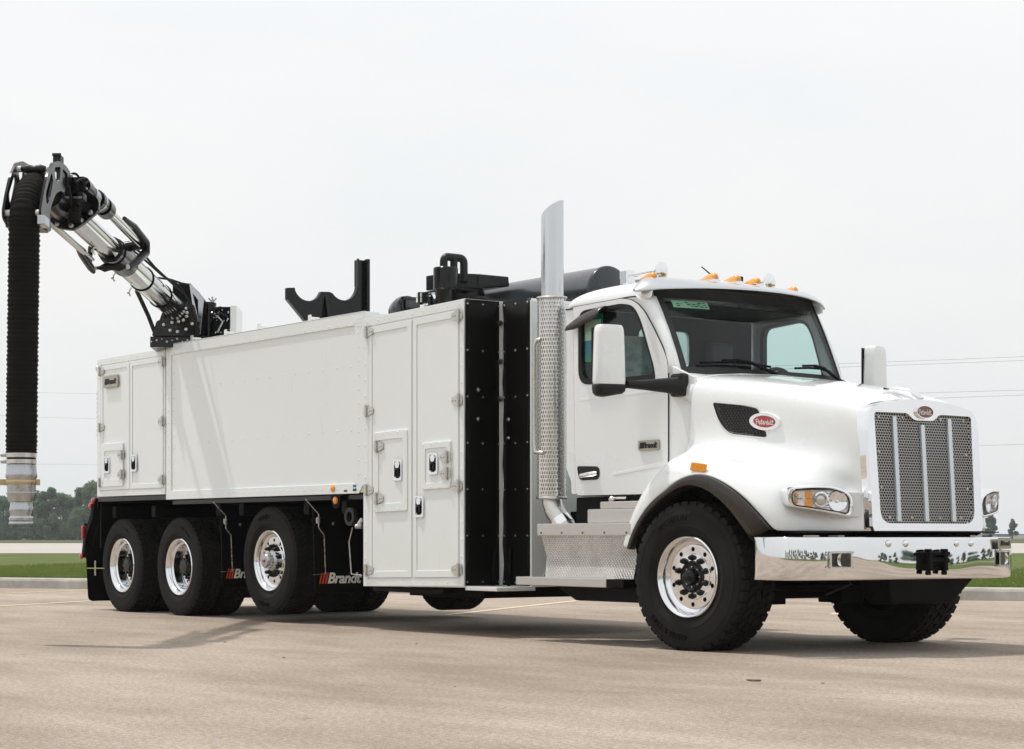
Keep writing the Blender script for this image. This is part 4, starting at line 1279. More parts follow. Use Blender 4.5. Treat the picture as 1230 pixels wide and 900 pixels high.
for s in (-1, 1):
    rows = [[(X - max(0.0, (X - 1.0) / 0.225) * 0.064 * (z - 0.885), s * y, z) for y, z in hood_section(X)] for X in XS]
    mb.grid(rows)
    # fender behind the hood seam: swings round the wheel
    sec = hood_section(-0.25)[9:]
    rows = [[(-0.25, s * y, z) for y, z in sec]]
    for ang in (-34, -40, -48, -56, -64, -70, -76):
        rb = interp(ang, ARCH)
        ra = interp(ang, [(-76, .85), (-60, .86), (-45, .875), (-34, .90), (-16, .92)])
        rw = []
        for k, (u, v) in enumerate(((0.0, 1.0), (0.40, 0.985), (0.72, 0.93), (0.92, 0.72), (1.0, 0.42), (1.0, 0.2), (1.0, 0.0))):
            y = 0.93 + (1.225 - 0.93) * u; r = rb + (ra - rb) * v
            rw.append((WAX + r * math.sin(R(ang)), s * y, WAZ + r * math.cos(R(ang))))
        rows.append(rw)
    mb.grid(rows)
hood = mb.build('hood', M['cab'], TR, smooth=70)
sd = hood.modifiers.new('thickness', 'SOLIDIFY'); sd.thickness = 0.012; sd.offset = -1
ss = hood.modifiers.new('soft', 'SUBSURF'); ss.levels = 2; ss.render_levels = 2

def side_y(X, z):
    """outer surface of the hood side at height z"""
    sec = hood_section(X)[4:11]
    for (y0, z0), (y1, z1) in zip(sec, sec[1:]):
        if z0 >= z >= z1: return y0 + (y1 - y0) * (z0 - z) / max(1e-6, z0 - z1)
    return sec[-1][0]
hs_ = lambda a, b, d: (a, -side_y(a, b) - d, b)

# wheel-arch flare and liner
for s in (-1, 1):
    mb = MB(); rows = []
    for k in range(-76, 69, 6):
        ro = interp(k, ARCH); ri = interp(k, [(-76.7, .70), (-40, .635), (-20, .625), (2, .645), (30, .634), (68.2, .637)])
        sn, cs = math.sin(R(k)), math.cos(R(k))
        bul = interp(k, [(-76, 0.005), (-30, 0.008), (0, 0.03), (68, 0.03)])
        X = WAX + ro * sn
        yo = fyo(max(-0.2, X))
        rw = []
        for u, dy in ((1.012, -0.02), (1.006, 0.004), (0.98, bul * 0.75), (0.85, bul), (0.45, bul * 1.0), (0.06, bul * 0.7), (0.0, bul * 0.3), (-0.03, -0.03), (-0.08, -0.20), (-0.08, -0.62)):
            r = ri + (ro - ri) * u
            rw.append((WAX + r * sn, s * (yo + dy), WAZ + r * cs))
        rows.append(rw)
    mb.grid(rows)
    o = mb.build('fender_flare', M['flare'], TR, smooth=45)
    sd = o.modifiers.new('thickness', 'SOLIDIFY'); sd.thickness = 0.008
    mb = MB(); mb.plate(rpoly([(-0.09, -0.032), (0.075, -0.032), (0.09, 0.03), (-0.07, 0.03)], 0.012, 2), None, lambda a, b, d: (0.165 + a, s * (1.215 + d), 1.357 + b - 0.12 * a), 0, 0.016)
    mb.build('fender_marker', M['amber'], TR, bevel=0.005)
# dark bay under the hood
mb = MB()
mb.plate([(-0.55, 1.15), (-0.13, 1.36), (0.35, 1.36), (0.80, 0.95), (1.18, 0.90), (1.18, 1.6), (-0.13, 1.9), (-0.55, 1.6)], None, fs_(-0.56), 0, 0.01)
mb.plate([(-0.55, 1.15), (-0.13, 1.36), (0.35, 1.36), (0.80, 0.95), (1.18, 0.90), (1.18, 1.6), (-0.13, 1.9), (-0.55, 1.6)], None, fs_(0.57), 0, 0.01)
mb.box((1.08, -0.54, 0.90), (1.14, 0.54, 1.75)); mb.box((0.86, -1.0, 0.875), (1.1, 1.0, 0.884))
mb.build('radiator_bay', M['dark'], TR)
mb = MB(); mb.box((1.145, -0.50, 1.0), (1.165, 0.50, 1.72))
for k in range(36): mb.box((1.166, -0.5, 1.01 + k * 0.0195), (1.172, 0.5, 1.016 + k * 0.0195))
mb.build('radiator', M['plastic'], TR)

# side intake with honeycomb, and its raised oval emblem
intake = rpoly([(-0.035, 1.849), (0.245, 1.815), (0.340, 1.792), (0.366, 1.758), (0.310, 1.738), (0.283, 1.700), (0.310, 1.648), (0.417, 1.619), (0.429, 1.583), (0.106, 1.622), (0.017, 1.719)],
               [0.01, 0.05, 0.03, 0.015, 0.04, 0.05, 0.05, 0.01, 0.015, 0.07, 0.08], 4)
mb = MB(); mb.plate(intake, None, hs_, -0.02, 0.004, 0)
it = mb.build('side_intake', M['intakemesh'], TR)
mb = MB()
ix = lambda z: None
def inside(a, b):
    c = False; n = len(intake)
    for i in range(n):
        (x0, y0), (x1, y1) = intake[i], intake[i - 1]
        if (y0 > b) != (y1 > b) and a < (x1 - x0) * (b - y0) / (y1 - y0) + x0: c = not c
    return c
for j in range(14):
    for i in range(20):
        a = -0.03 + i * 0.027 + (0.0155 if j % 2 else 0); b = 1.575 + j * 0.0195
        if all(inside(a + q, b + w) for q in (-0.016, 0.016) for w in (-0.009, 0.009)):
            mb.add([hs_(a - 0.014, b + 0.005, 0.0045), hs_(a - 0.012, b - 0.007, 0.0045), hs_(a + 0.012, b - 0.007, 0.012), hs_(a + 0.014, b + 0.005, 0.012)], [(0, 1, 2, 3)])
stuff(mb.build('honeycomb', M['flare'], it))
mb = MB()
rim_o = [(intake[i], intake[(i + 1) % len(intake)]) for i in range(len(intake))]
mb.tube([hs_(a, b, 0.004) for a, b in intake], 0.006, 6, closed=True); mb.build('intake_lip', M['plastic'], it, smooth=60)
def oval_emblem(frame, a, b, rx, ry, tilt, red, ring_mat, ring_k, parent, name):
    mb = MB()
    g = lambda p, q, d: frame(a + p, b + q + tilt * p, d)
    mb.plate(circle(0, 0, rx * ring_k, 36, ry * (ring_k + 0.12)), [circle(0, 0, rx * 1.02, 36, ry * 1.02)], g, -0.02, 0.020, 0)
    mb.plate(circle(0, 0, rx * 1.02, 36, ry * 1.02), None, g, -0.01, 0.014, 1)
    script_text(mb, 'Peterbilt', g, 0, -0.003, rx * 1.65, ry * 1.02, ry * 0.115, 0.014, 0.0165, 2)
    return mb.build(name, [ring_mat, red, M['chrome'] if False else M['sticker_white']], parent, smooth=40)
oval_emblem(hs_, 0.424, 1.693, 0.094, 0.043, -0.09, M['ovalred'], M['cab'], 1.36, TR, 'emblem')

# grille ------------------------------------------------------------------
GL = lambda z: 1.262 - 0.060 * (z - 0.885) / 0.9          # the face leans back
def gf(a, b, d): return (GL(b) + d, a, b)
zt_g = lambda y: 1.842 - 0.085 * (abs(y) / 0.585) ** 2.2
topc = [(0.585 * math.cos(t), 0) for t in (0,)]
outer = [(-0.570, 0.887), (0.570, 0.887), (0.586, 0.92), (0.588, 1.60), (0.582, 1.68), (0.560, 1.742), (0.52, 1.778)] + [(y, zt_g(y)) for y in (0.42, 0.3, 0.2, 0.1, 0, -0.1, -0.2, -0.3, -0.42)] + [(-0.52, 1.778), (-0.560, 1.742), (-0.582, 1.68), (-0.588, 1.60), (-0.586, 0.92)]
inner = rpoly([(-0.498, 0.942), (0.498, 0.942), (0.515, 1.735), (0.17, 1.738), (0.105, 1.688), (-0.105, 1.688), (-0.17, 1.738), (-0.515, 1.735)], [0.10, 0.10, 0.03, 0.03, 0.07, 0.07, 0.03, 0.03], 5)
mb = MB(); mb.plate(outer, [inner], gf, 0.0, 0.035)
g1 = mb.build('grille_surround', M['chrome'], TR, bevel=0.022, seg=4)
mb = MB(); rows = []
for d, k in ((0.004, 1.0), (-0.045, 1.012), (-0.085, 1.016)):
    rows.append([gf(a * k, 0.885 + (b - 0.885) * (1 + (k - 1) * 0.6), d) for a, b in outer])
mb.grid(rows, close_v=True); mb.build('grille_side', M['chrome'], g1, smooth=50)
mb = MB(); mb.plate(inner, None, gf, 0.004, 0.006); mb.build('grille_screen', M['grillemesh'], g1)
for y in (-0.292, 0.0, 0.292):
    mb = MB(); zt = 1.660 if y == 0 else 1.712
    mb.add([gf(y - 0.024, 0.955, 0.008), gf(y - 0.018, 0.955, 0.026), gf(y + 0.018, 0.955, 0.026), gf(y + 0.024, 0.955, 0.008), gf(y - 0.024, zt, 0.008), gf(y - 0.018, zt, 0.026), gf(y + 0.018, zt, 0.026), gf(y + 0.024, zt, 0.008)],
           [(0, 1, 5, 4), (1, 2, 6, 5), (2, 3, 7, 6), (4, 5, 6, 7), (0, 3, 2, 1)])
    mb.build('grille_bar', M['polished'], g1, bevel=0.004)
mb = MB()
for (y, z) in [(-0.45, 1.70), (-0.2, 1.705), (0.2, 1.705), (0.45, 1.70), (-0.46, 1.45), (0.465, 1.45), (-0.455, 1.2), (0.46, 1.2), (-0.38, 0.985), (-0.15, 0.98), (0.15, 0.98), (0.38, 0.985)]:
    mb.lathe([(0.011, 0), (0.009, 0.008), (0.0001, 0.01)], 8, gf(y, z, 0.006), (1, 0, 0))
stuff(mb.build('screen_screws', M['steel'], g1))
oval_emblem(lambda a, b, d: gf(a, b, d + 0.034), 0.0, 1.752, 0.083, 0.042, 0.0, M['ovalmaroon'], M['chrome'], 1.07, g1, 'emblem')
# hood ornament
mb = MB(); mb.grid([[(1.22, y, 1.86), (1.12, y * 0.9, 1.925), (1.0, y * 1.6, 1.945), (0.92, y * 2.6, 1.948)] for y in (-0.03, -0.012, 0.012, 0.03)])
o = mb.build('hood_ornament', M['chrome'], TR, smooth=60); o.modifiers.new('thickness', 'SOLIDIFY').thickness = 0.03

# bumper ---------------------------------------------------------------------
BP = [(0.735, 1.205), (0.86, 1.222), (0.98, 1.212), (1.055, 1.180), (1.115, 1.120), (1.165, 1.04), (1.215, 0.93), (1.252, 0.83), (1.282, 0.65), (1.302, 0.45), (1.312, 0.25), (1.315, 0.0)]
path = [(x, -y) for x, y in BP] + [(x, y) for x, y in reversed(BP[:-1])]
mb = MB(); rows = []
for x, y in path:
    k = 1 if True else 0
    rows.append([(x - 0.03, y * 0.985, 0.838), (x - 0.006, y * 0.998, 0.846), (x, y, 0.835), (x + 0.006, y * 1.002, 0.76), (x + 0.008, y * 1.003, 0.69), (x + 0.006, y * 1.002, 0.61), (x, y, 0.548), (x - 0.008, y * 0.996, 0.536), (x - 0.035, y * 0.98, 0.538)])
mb.grid(rows)
bump = mb.build('front_bumper', M['bumper'], TR, smooth=60)
sd = bump.modifiers.new('thickness', 'SOLIDIFY'); sd.thickness = 0.006; sd.offset = -1
ss = bump.modifiers.new('soft', 'SUBSURF'); ss.levels = 2; ss.render_levels = 2
for s in (-1, 1):
    c, x = s * 0.868, 1.254
    ya = math.atan2(0.035 * 0 + 0.30, 1.0) * s
    fl = lambda a, b, d: (1.254 + 0.005 + d - abs(a - s * 0.868) * 0 - (abs(a) - 0.868) * 0.28, a, b)
    mb = MB(); mb.plate(rrect(c - 0.085, 0.622, c + 0.085, 0.745, 0.012, 2), [rrect(c - 0.074, 0.632, c + 0.074, 0.735, 0.008, 2)], fl, 0.0, 0.006)
    lt = mb.build('fog_lamp', M['steel'], bump)
    mb = MB(); mb.plate(rrect(c - 0.07, 0.636, c + 0.07, 0.731, 0.008, 2), None, fl, 0.001, 0.004); mb.build('lamp_back', M['flare'], lt)
    mb = MB(); mb.lathe([(0.045, 0.003), (0.03, 0.001), (0.0001, 0.0005)], 16, fl(c, 0.683, 0.002), (1, 0, 0)); mb.build('lamp_reflector', M['chrome'], lt, smooth=60)
    mb = MB(); mb.plate(rrect(c - 0.07, 0.636, c + 0.07, 0.731, 0.008, 2), None, fl, 0.0065, 0.008); mb.build('lamp_glass', M['clear'], lt)
    mb = MB()
    for a in (-0.095, 0.095):
        for b in (0.63, 0.738): mb.lathe([(0.008, 0), (0.0001, 0.005)], 6, fl(c + a, b, 0.0), (1, 0, 0))
    mb.build('lamp_screw', M['cast'], lt)
for y in (-0.438, -0.27, 0.27, 0.438):
    xx = interp(abs(y), [(yy, xx_) for xx_, yy in reversed(BP)])
    mb = MB(); mb.lathe([(0.026, 0), (0.026, 0.004), (0.020, 0.012), (0.008, 0.017), (0.0001, 0.017)], 14, (xx + 0.001, y, 0.797), (1, 0, 0)); mb.build('bumper_bolt', M['chrome'], bump, smooth=40)
fl = lambda a, b, d: (1.254 + 0.006 + d - (abs(a) - 0.868) * 0.30, a, b)
mb = MB(); mb.plate(rrect(0.755, 0.755, 0.965, 0.838, 0.008, 2), None, fl, 0.0, 0.012, 0); brand(mb, fl, 0.86, 0.797, 0.17, 0.0125, 1, 1); mb.build('badge', [M['badgeplate'], M['ink']], bump)
mb = MB()
for s in (-1, 1):
    mb.box((1.30, s * 0.085 - 0.02, 0.60), (1.385, s * 0.085 + 0.02, 0.735))
    mb.cyl((1.36, s * 0.085, 0.735), (1.36, s * 0.085, 0.758), 0.030, None, 12)
    mb.cyl((1.36, s * 0.085, 0.57), (1.36, s * 0.085, 0.60), 0.022, None, 12)
mb.box((1.30, -0.14, 0.712), (1.375, 0.14, 0.738)); mb.box((1.30, -0.06, 0.60), (1.35, 0.15, 0.622)); mb.cyl((1.355, -0.10, 0.675), (1.355, 0.13, 0.675), 0.024, None, 12)
mb.box((1.30, -0.125, 0.645), (1.345, -0.07, 0.72)); mb.box((1.30, 0.06, 0.64), (1.345, 0.13, 0.72))
mb.build('tow_hook', M['blackm'], bump, bevel=0.008)
mb = MB()
for y in (-0.95, -0.7, -0.3, 0.3, 0.7, 0.95):
    mb.box((1.0, y - 0.03, 0.845), (1.10, y + 0.03, 0.856))
mb.build('bumper_bracket', M['steel'], bump)

# headlights ------------------------------------------------------------------
# a pod standing proud of the fender corner; built in its own plane: u outward/back along the corner, w up
def headlight(s):
    A = Vector((0.985, -1.090, 1.105)); B = Vector((1.165, -0.690, 1.105))     # outer end, inner end of the lens face
    u = (A - B).normalized(); n = Vector((u.y, -u.x, 0)).normalized()
    if n.x < 0: n = -n
    L = (A - B).length
    def fr(a, b, d):                                                   # a from the inner end
        p = B + u * a + n * (d + 0.045 * math.sin(math.pi * min(1, max(0, a / L)))) + Vector((0, 0, b))
        return (p.x, p.y if s < 0 else -p.y, p.z)
    # outline of the lens: tall at the inner end, low at the outer end
    out = rpoly([(0.012, -0.098), (L * 0.5, -0.066), (L - 0.008, -0.036), (L, 0.066), (L * 0.72, 0.076), (0.13, 0.076), (0.0, 0.025)], [0.035, 0.08, 0.04, 0.04, 0.08, 0.10, 0.07], 5)
    big = [(a0 + (a0 - L * 0.5) * 0.14, b0 * 1.34 + 0.004) for a0, b0 in out]
    mb = MB()
    n_ = len(out); rows = []
    for d, t in ((0.020, 0.0), (0.030, 0.35), (0.026, 0.8), (0.0, 1.0), (-0.05, 1.02), (-0.12, 0.93), (-0.20, 0.80)):
        rows.append([fr(o[0] + (b[0] - o[0]) * t, o[1] + (b[1] - o[1]) * t, d) for o, b in zip(out, big)])
    mb.grid(rows, close_v=True)
    hl = mb.build('headlight', M['chrome'], TR, smooth=50)
    ca, cb = sum(o[0] for o in out) / n_, sum(o[1] for o in out) / n_
    mb = MB(); rows = [[fr(ca + (a - ca) * k, cb + (b - cb) * k, d) for a, b in out] for k, d in ((1.0, 0.015), (0.97, 0.006), (0.90, -0.006), (0.6, -0.010), (0.25, -0.012), (0.001, -0.012))]
    mb.grid(rows, close_v=True); mb.build('lamp_back', M['silver'], hl, smooth=40)
    nv = n if s < 0 else Vector((n.x, -n.y, 0))
    for a, b, r, dp in ((0.100, -0.008, 0.066, 0.0), (0.230, 0.004, 0.052, 0.0)):
        c = fr(a, b, -0.010)
        mb = MB()
        if r > 0.06:
            mb.lathe([(0.012, 0.002), (0.03, 0.005), (0.055, 0.014), (r, 0.024), (r + 0.005, 0.024)], 22, c, nv)
            mb.lathe([(0.010, 0.0), (0.010, 0.012), (0.0001, 0.015)], 10, c, nv)
            mb.build('reflector_bowl', M['chrome'], hl, smooth=60)
        else:
            mb.lathe([(r, 0.0), (r + 0.004, 0.024), (r - 0.008, 0.025), (r - 0.016, 0.014), (0.036, 0.012)], 22, c, nv)
            o = mb.build('projector_ring', M['chrome'], hl, smooth=50)
            mb = MB(); mb.lathe([(0.036, 0.010), (0.030, 0.020), (0.016, 0.026), (0.0001, 0.027)], 18, c, nv); mb.build('projector_lens', M['steel'], hl, smooth=60)
    mb = MB()
    mb.plate(rrect(0.295, -0.050, 0.342, 0.006, 0.008, 2), None, fr, -0.03, 0.010); mb.build('turn_signal', M['amber'], hl)
    mb = MB(); mb.plate(rrect(0.293, 0.011, 0.338, 0.060, 0.008, 2), None, fr, -0.03, 0.006); mb.build('turn_signal', M['amber'], hl)
    for b in (-0.012, 0.034):
        mb = MB(); mb.ball(fr(0.400, b, -0.004), 0.015, n=10); mb.build('signal_bulb', M['amber'], hl, smooth=60)
    mb = MB()
    for k in range(7): mb.plate([(0.16 + 0.004, -0.07 + k * 0.02), (0.185, -0.07 + k * 0.02), (0.185, -0.062 + k * 0.02), (0.164, -0.062 + k * 0.02)], None, fr, -0.02, 0.002)
    mb.plate([(0.36, 0.010), (0.45, 0.010), (0.45, 0.014), (0.36, 0.014)], None, fr, -0.02, 0.010)
    mb.build('lamp_rib', M['chrome'], hl)
    mb = MB(); mb.grid([[fr(ca + (a - ca) * k, cb + (b - cb) * k, d) for a, b in out] for k, d in ((1.0, 0.017), (0.9, 0.021), (0.6, 0.026), (0.3, 0.028), (0.001, 0.028))], close_v=True); mb.build('lamp_glass', M['clear'], hl, smooth=70)
    mb = MB(); mb.tube([fr(a, b, 0.019) for a, b in out], 0.0055, 6, closed=True); mb.build('lamp_seal', M['ink'], hl, smooth=60)
    # bracket reaching back to the hood side
    mb = MB()
    g = lambda a, b, d: (1.205 - 0.45 * (a - 0.60) + d, s * a, 1.105 + b)
    mb.plate(rpoly([(0.605, -0.115), (0.80, -0.125), (0.80, 0.06), (0.605, 0.055)], 0.02, 3), None, g, -0.10, 0.0)
    mb.build('headlight_bracket', M['cab'], hl, bevel=0.012)
headlight(-1); headlight(1)

# cab shell ---------------------------------------------------------------------
CY = 1.03
door_o = [(-1.560, 2.70), (-1.526, 1.178), (-0.62, 1.175), (-0.50, 1.20), (-0.42, 1.30), (-0.383, 1.40), (-0.384, 2.176), (-0.44, 2.28), (-0.55, 2.44), (-0.66, 2.58), (-0.75, 2.655), (-0.84, 2.695), (-0.95, 2.712)]
win = rpoly([(-1.477, 2.655), (-1.477, 2.075), (-0.535, 2.062), (-0.56, 2.17), (-0.71, 2.52), (-0.80, 2.64), (-0.95, 2.665)], [0.10, 0.13, 0.03, 0.02, 0.06, 0.08, 0.05], 5)
shell_o = [(-1.66, 2.71), (-1.66, 1.40), (-1.60, 1.30), (-1.585, 1.19), (-0.62, 1.17), (-0.09, 1.17), (-0.09, 2.045), (-0.36, 2.15), (-0.43, 2.30), (-0.545, 2.47), (-0.66, 2.62), (-0.76, 2.715)]
def cab_side(s):
    """side wall of the cab: in plan it runs in towards the front"""
    def fr(a, b, d):
        X = -1.66 + (a + 1.66) / 1.117
        k = 0.0963 * (X + 1.66)
        return (X, s * (CY - k + d), 0.848 + (b - 0.848) * (1 + 0.11 * k))
    return fr
FRS = {-1: cab_side(-1), 1: cab_side(1)}
cab = None
mb = MB()
for s in (-1, 1):
    mb.plate(shell_o, [win], FRS[s], -0.03, 0.0)
mb.plate([(-0.98, 1.2), (0.98, 1.2), (0.98, 2.72), (-0.98, 2.72)], [rrect(-0.30, 2.28, 0.27, 2.58, 0.06, 3)], ff_(-1.66), 0.0, 0.03)
mb.box((-1.655, -0.90, 1.17), (-0.35, 0.90, 1.20))
cab = mb.build('cab', M['cab'], TR, bevel=0.02, seg=3)
# rounded back corners
# roof: loft
mb = MB(); rows = []
for X, k, fl_ in ((-1.70, 0.12, 1.0), (-1.69, 0.35, 1.0), (-1.64, 0.62, 1.0), (-1.54, 0.86, 1), (-1.36, 1.0, 1), (-1.1, 1.03, 1), (-0.9, 1.02, 1), (-0.78, 0.97, 1), (-0.70, 0.88, 1)):
    half = [(1.036, 2.700), (1.036, 2.735), (1.020, 2.785), (0.985, 2.822), (0.92, 2.850), (0.8, 2.872), (0.6, 2.892), (0.3, 2.905), (0, 2.91)]
    ins = interp(X, [(-1.70, 0.05), (-1.66, 0.0), (-0.7, 0.093)])
    rw = [((X if z > 2.74 else max(X, -1.68)), -(y - ins * (y > 0.5)), 2.70 + (z - 2.70) * k) for y, z in half]
    rows.append(rw + [(x, -y, z) for x, y, z in reversed(rw[:-1])])
mb.grid(rows)
roof = mb.build('roof', M['cab'], TR, smooth=60)
sd = roof.modifiers.new('thickness', 'SOLIDIFY'); sd.thickness = 0.02; sd.offset = -1
ss = roof.modifiers.new('soft', 'SUBSURF'); ss.levels = 1; ss.render_levels = 2
mb = MB(); mb.tube([FRS[-1](a, b, 0.004) for a, b in ((-1.66, 2.690), (-1.3, 2.697), (-1.0, 2.712), (-0.86, 2.716), (-0.76, 2.712))], 0.006, 6); mb.build('roof_seam', M['ink'], cab)

# A pillars and windshield
def ws(y, t):
    """windshield surface: y across, t from the bottom (0) to the top (1)"""
    k = 1 - (y / 0.86) ** 2
    xb, zb = -0.435 + 0.10 * k, 2.105
    xt, zt = -0.785 + 0.095 * k, 2.80
    return (xb + (xt - xb) * t + 0.02 * math.sin(math.pi * t), y, zb + (zt - zb) * t)
for s in (-1, 1):
    mb = MB()
    edge = [(-0.384, 2.09), (-0.384, 2.165), (-0.43, 2.28), (-0.52, 2.43), (-0.64, 2.58), (-0.72, 2.67), (-0.78, 2.715)]
    rows = []
    for i, (ex, ez) in enumerate(edge):
        t = max(-0.03, min(1.0, (ez - 2.105) / 0.695)) if i else -0.03
        w = ws(0.862, t)
        ox, oy, oz = FRS[s](ex, ez, 0.0); oy = abs(oy)
        mid = (0.5 * ox + 0.5 * w[0] + 0.012, s * (0.5 * oy + 0.5 * 0.862 + 0.006), 0.5 * oz + 0.5 * w[2] + 0.004)
        rows.append([(ox, s * oy, oz), mid, (w[0], s * 0.862, w[2])])
    mb.grid(rows)
    o = mb.build('windshield_pillar', M['cab'], TR, smooth=60)
    sd = o.modifiers.new('thickness', 'SOLIDIFY'); sd.thickness = 0.03; sd.offset = 0
mb = MB(); rows = []
hb = hood_section(-0.25)[:7][::-1]
ox, oy, oz = FRS[1](-0.384, 2.10, 0.0)
ha = [(oy, oz - 0.16), (oy, oz - 0.04), (oy - 0.008, oz), (oy - 0.035, oz + 0.012), (0.70, 2.112), (0.42, 2.114), (0, 2.114)]
for X, t in ((ox, 0.0), (-0.42, 0.35), (-0.33, 0.75), (-0.27, 1.0), (-0.246, 1.0)):
    h = [(p[0] + (q[0] - p[0]) * t, p[1] + (q[1] - p[1]) * t) for p, q in zip(ha, hb)]
    rows.append([(X, -y, z) for y, z in h] + [(X, y, z) for y, z in reversed(h[:-1])])
mb.grid(rows); o = mb.build('cowl', M['cab'], TR, smooth=60); sd = o.modifiers.new('thickness', 'SOLIDIFY'); sd.thickness = 0.01; sd.offset = -1
ys = [-0.85 + 1.70 * i / 16 for i in range(17)]
mb = MB(); mb.grid([[ws(y, 0.0 + k / 6) for k in range(7)] for y in ys]); glass_o = mb.build('windshield', M['glass'], TR, smooth=80)
# black printed border of the glass
def wsf(dx): return lambda y, t: (ws(y, t)[0] + dx, y, ws(y, t)[2] + dx * 0.4)
w1 = wsf(0.004)
mb = MB()
bb = []
ring_o = [(-0.865, -0.02), (0.865, -0.02), (0.865, 1.0), (-0.865, 1.0)]
def dens(lp, n=14):
    return [(a[0] + (b[0] - a[0]) * i / n, a[1] + (b[1] - a[1]) * i / n) for a, b in zip(lp, lp[1:] + lp[:1]) for i in range(n)]
io = dens([(-0.805, 0.075), (0.805, 0.075), (0.805, 0.87), (-0.805, 0.87)])
oo = dens(ring_o)
mb.grid([[w1(*p) for p in oo], [w1(*p) for p in io]], close_v=True)
mb.build('windshield_border', M['ink'], glass_o)
mb = MB(); mb.tube([w1(*p) for p in dens(ring_o)], 0.010, 6, closed=True); mb.build('windshield_seal', M['ink'], glass_o, smooth=60)
sg = wsf(-0.006); 
mb = MB(); mb.grid([[sg(y, t) for y in (-0.735, -0.6, -0.5, -0.40)] for t in (0.775, 0.86)]); 
stg = mb.build('window_sticker', M['sticker_green'], glass_o)
sg2 = wsf(-0.0035); rr_ = random.Random(5)
mb = MB()
for j in range(3):
    x = -0.70
    while x < -0.44:
        w = rr_.uniform(0.012, 0.04); t = 0.79 + j * 0.022
        if rr_.random() < 0.75: mb.add([sg2(x, t), sg2(x + w, t), sg2(x + w, t + 0.010), sg2(x, t + 0.010)], [(0, 1, 2, 3)])
        x += w + 0.012
mb.build('sticker_print', M['dark'], stg)
# wipers
for (ya, yb, py, pt_) in ((-0.70, -0.02, 0.05, -0.02), (0.26, 0.72, 0.80, -0.03)):
    W_ = wsf(0.03)
    mb = MB(); mb.tube([W_(ya, 0.105), W_((ya * 0.6 + yb * 0.4), 0.125), W_((ya + yb) / 2 + 0.1, 0.128), W_(yb, 0.10)], 0.010, 6)
    mb.tube([wsf(0.045)((ya + yb) / 2, 0.13), wsf(0.05)((ya + yb) / 2 + 0.12, 0.12), wsf(0.03)(py + 0.05, -0.015)], [0.009, 0.012, 0.016], 6)
    mb.tube([wsf(0.05)((ya + yb) / 2 - 0.15, 0.128), wsf(0.055)((ya + yb) / 2, 0.14), wsf(0.05)((ya + yb) / 2 + 0.14, 0.122)], 0.010, 6)
    mb.build('wiper', M['blackm'], TR, smooth=60)

# doors with window, seal, handle, badge
for s in (-1, 1):
    f = FRS[s]
    do = rpoly(door_o, [0.02, 0.05, 0.05, 0.08, 0.05, 0.05, 0.05, 0.05, 0.05, 0.03, 0.03, 0.03, 0.03], 3)
    mb = MB(); mb.plate(do, [win], f, 0.0, 0.010)
    d = mb.build('door', M['cab'], TR, bevel=0.005)
    mb = MB(); mb.tube([f(a, b, 0.003) for a, b in do], 0.0065, 6, closed=True); mb.build('door_seal', M['ink'], d)
    c = (sum(p[0] for p in win) / len(win), sum(p[1] for p in win) / len(win))
    win_i = [(c[0] + (a - c[0]) * 0.945, c[1] + (b - c[1]) * 0.915) for a, b in win]
    mb = MB(); mb.plate([(c[0] + (a - c[0]) * 1.02, c[1] + (b - c[1]) * 1.03) for a, b in win], [win_i], f, -0.035, 0.014); mb.build('window_frame', M['plastic'], d, bevel=0.004)
    mb = MB(); mb.plate(win_i, None, f, -0.012, -0.008); mb.build('window_glass', M['winglass'], d)
    # embossed lines of the skin
    mb = MB(); mb.plate(rpoly([(-1.46, 1.935), (-0.47, 1.955), (-0.47, 1.975), (-1.46, 1.955)], 0.008, 2), None, f, 0.009, 0.0115); mb.build('door_crease', M['cab'], d, bevel=0.002); mb = MB(); mb.plate(rpoly([(-1.05, 1.325), (-0.45, 1.385), (-0.45, 1.415), (-1.05, 1.345)], 0.008, 2), None, f, 0.009, 0.0125)
    mb.build('door_crease', M['cab'], d, bevel=0.0025)
    mb = MB(); mb.plate(rpoly([(-1.505, 1.415), (-1.215, 1.405), (-1.215, 1.30), (-1.475, 1.298)], [0.03, 0.05, 0.05, 0.05], 4), None, f, 0.006, 0.016)
    hd = mb.build('handle_recess', M['blackp'], d, bevel=0.004)
    mb = MB(); mb.tube([f(-1.455, 1.335, 0.014), f(-1.43, 1.337, 0.024), f(-1.27, 1.348, 0.028), f(-1.245, 1.350, 0.014)], [0.016, 0.022, 0.022, 0.016], 10); mb.build('door_handle', M['chrome'], hd, smooth=60)
    if s < 0:
        mb = MB(); mb.plate(rrect(-0.725, 1.512, -0.475, 1.588, 0.014, 3), None, f, 0.010, 0.024, 0); brand(mb, f, -0.60, 1.55, 0.215, 0.0245, 1, 1)
        mb.build('badge', [M['badgeplate'], M['ink']], d)
        mb = MB(); mb.plate([(-1.44, 2.42), (-1.24, 2.42), (-1.24, 2.58), (-1.44, 2.58)], None, f, -0.02, -0.016); stw = mb.build('window_sticker', M['sticker_white'], d)
        mb = MB(); mb.plate([(-1.42, 2.29), (-1.25, 2.29), (-1.25, 2.41), (-1.42, 2.41)], None, f, -0.022, -0.015); mb.build('window_sticker', M['sticker_blue'], d)
        mb = MB(); mb.plate([(-1.45, 2.25), (-1.22, 2.25), (-1.22, 2.62), (-1.45, 2.62)], None, f, -0.026, -0.022); mb.build('window_sticker', M['sticker_teal'], d)
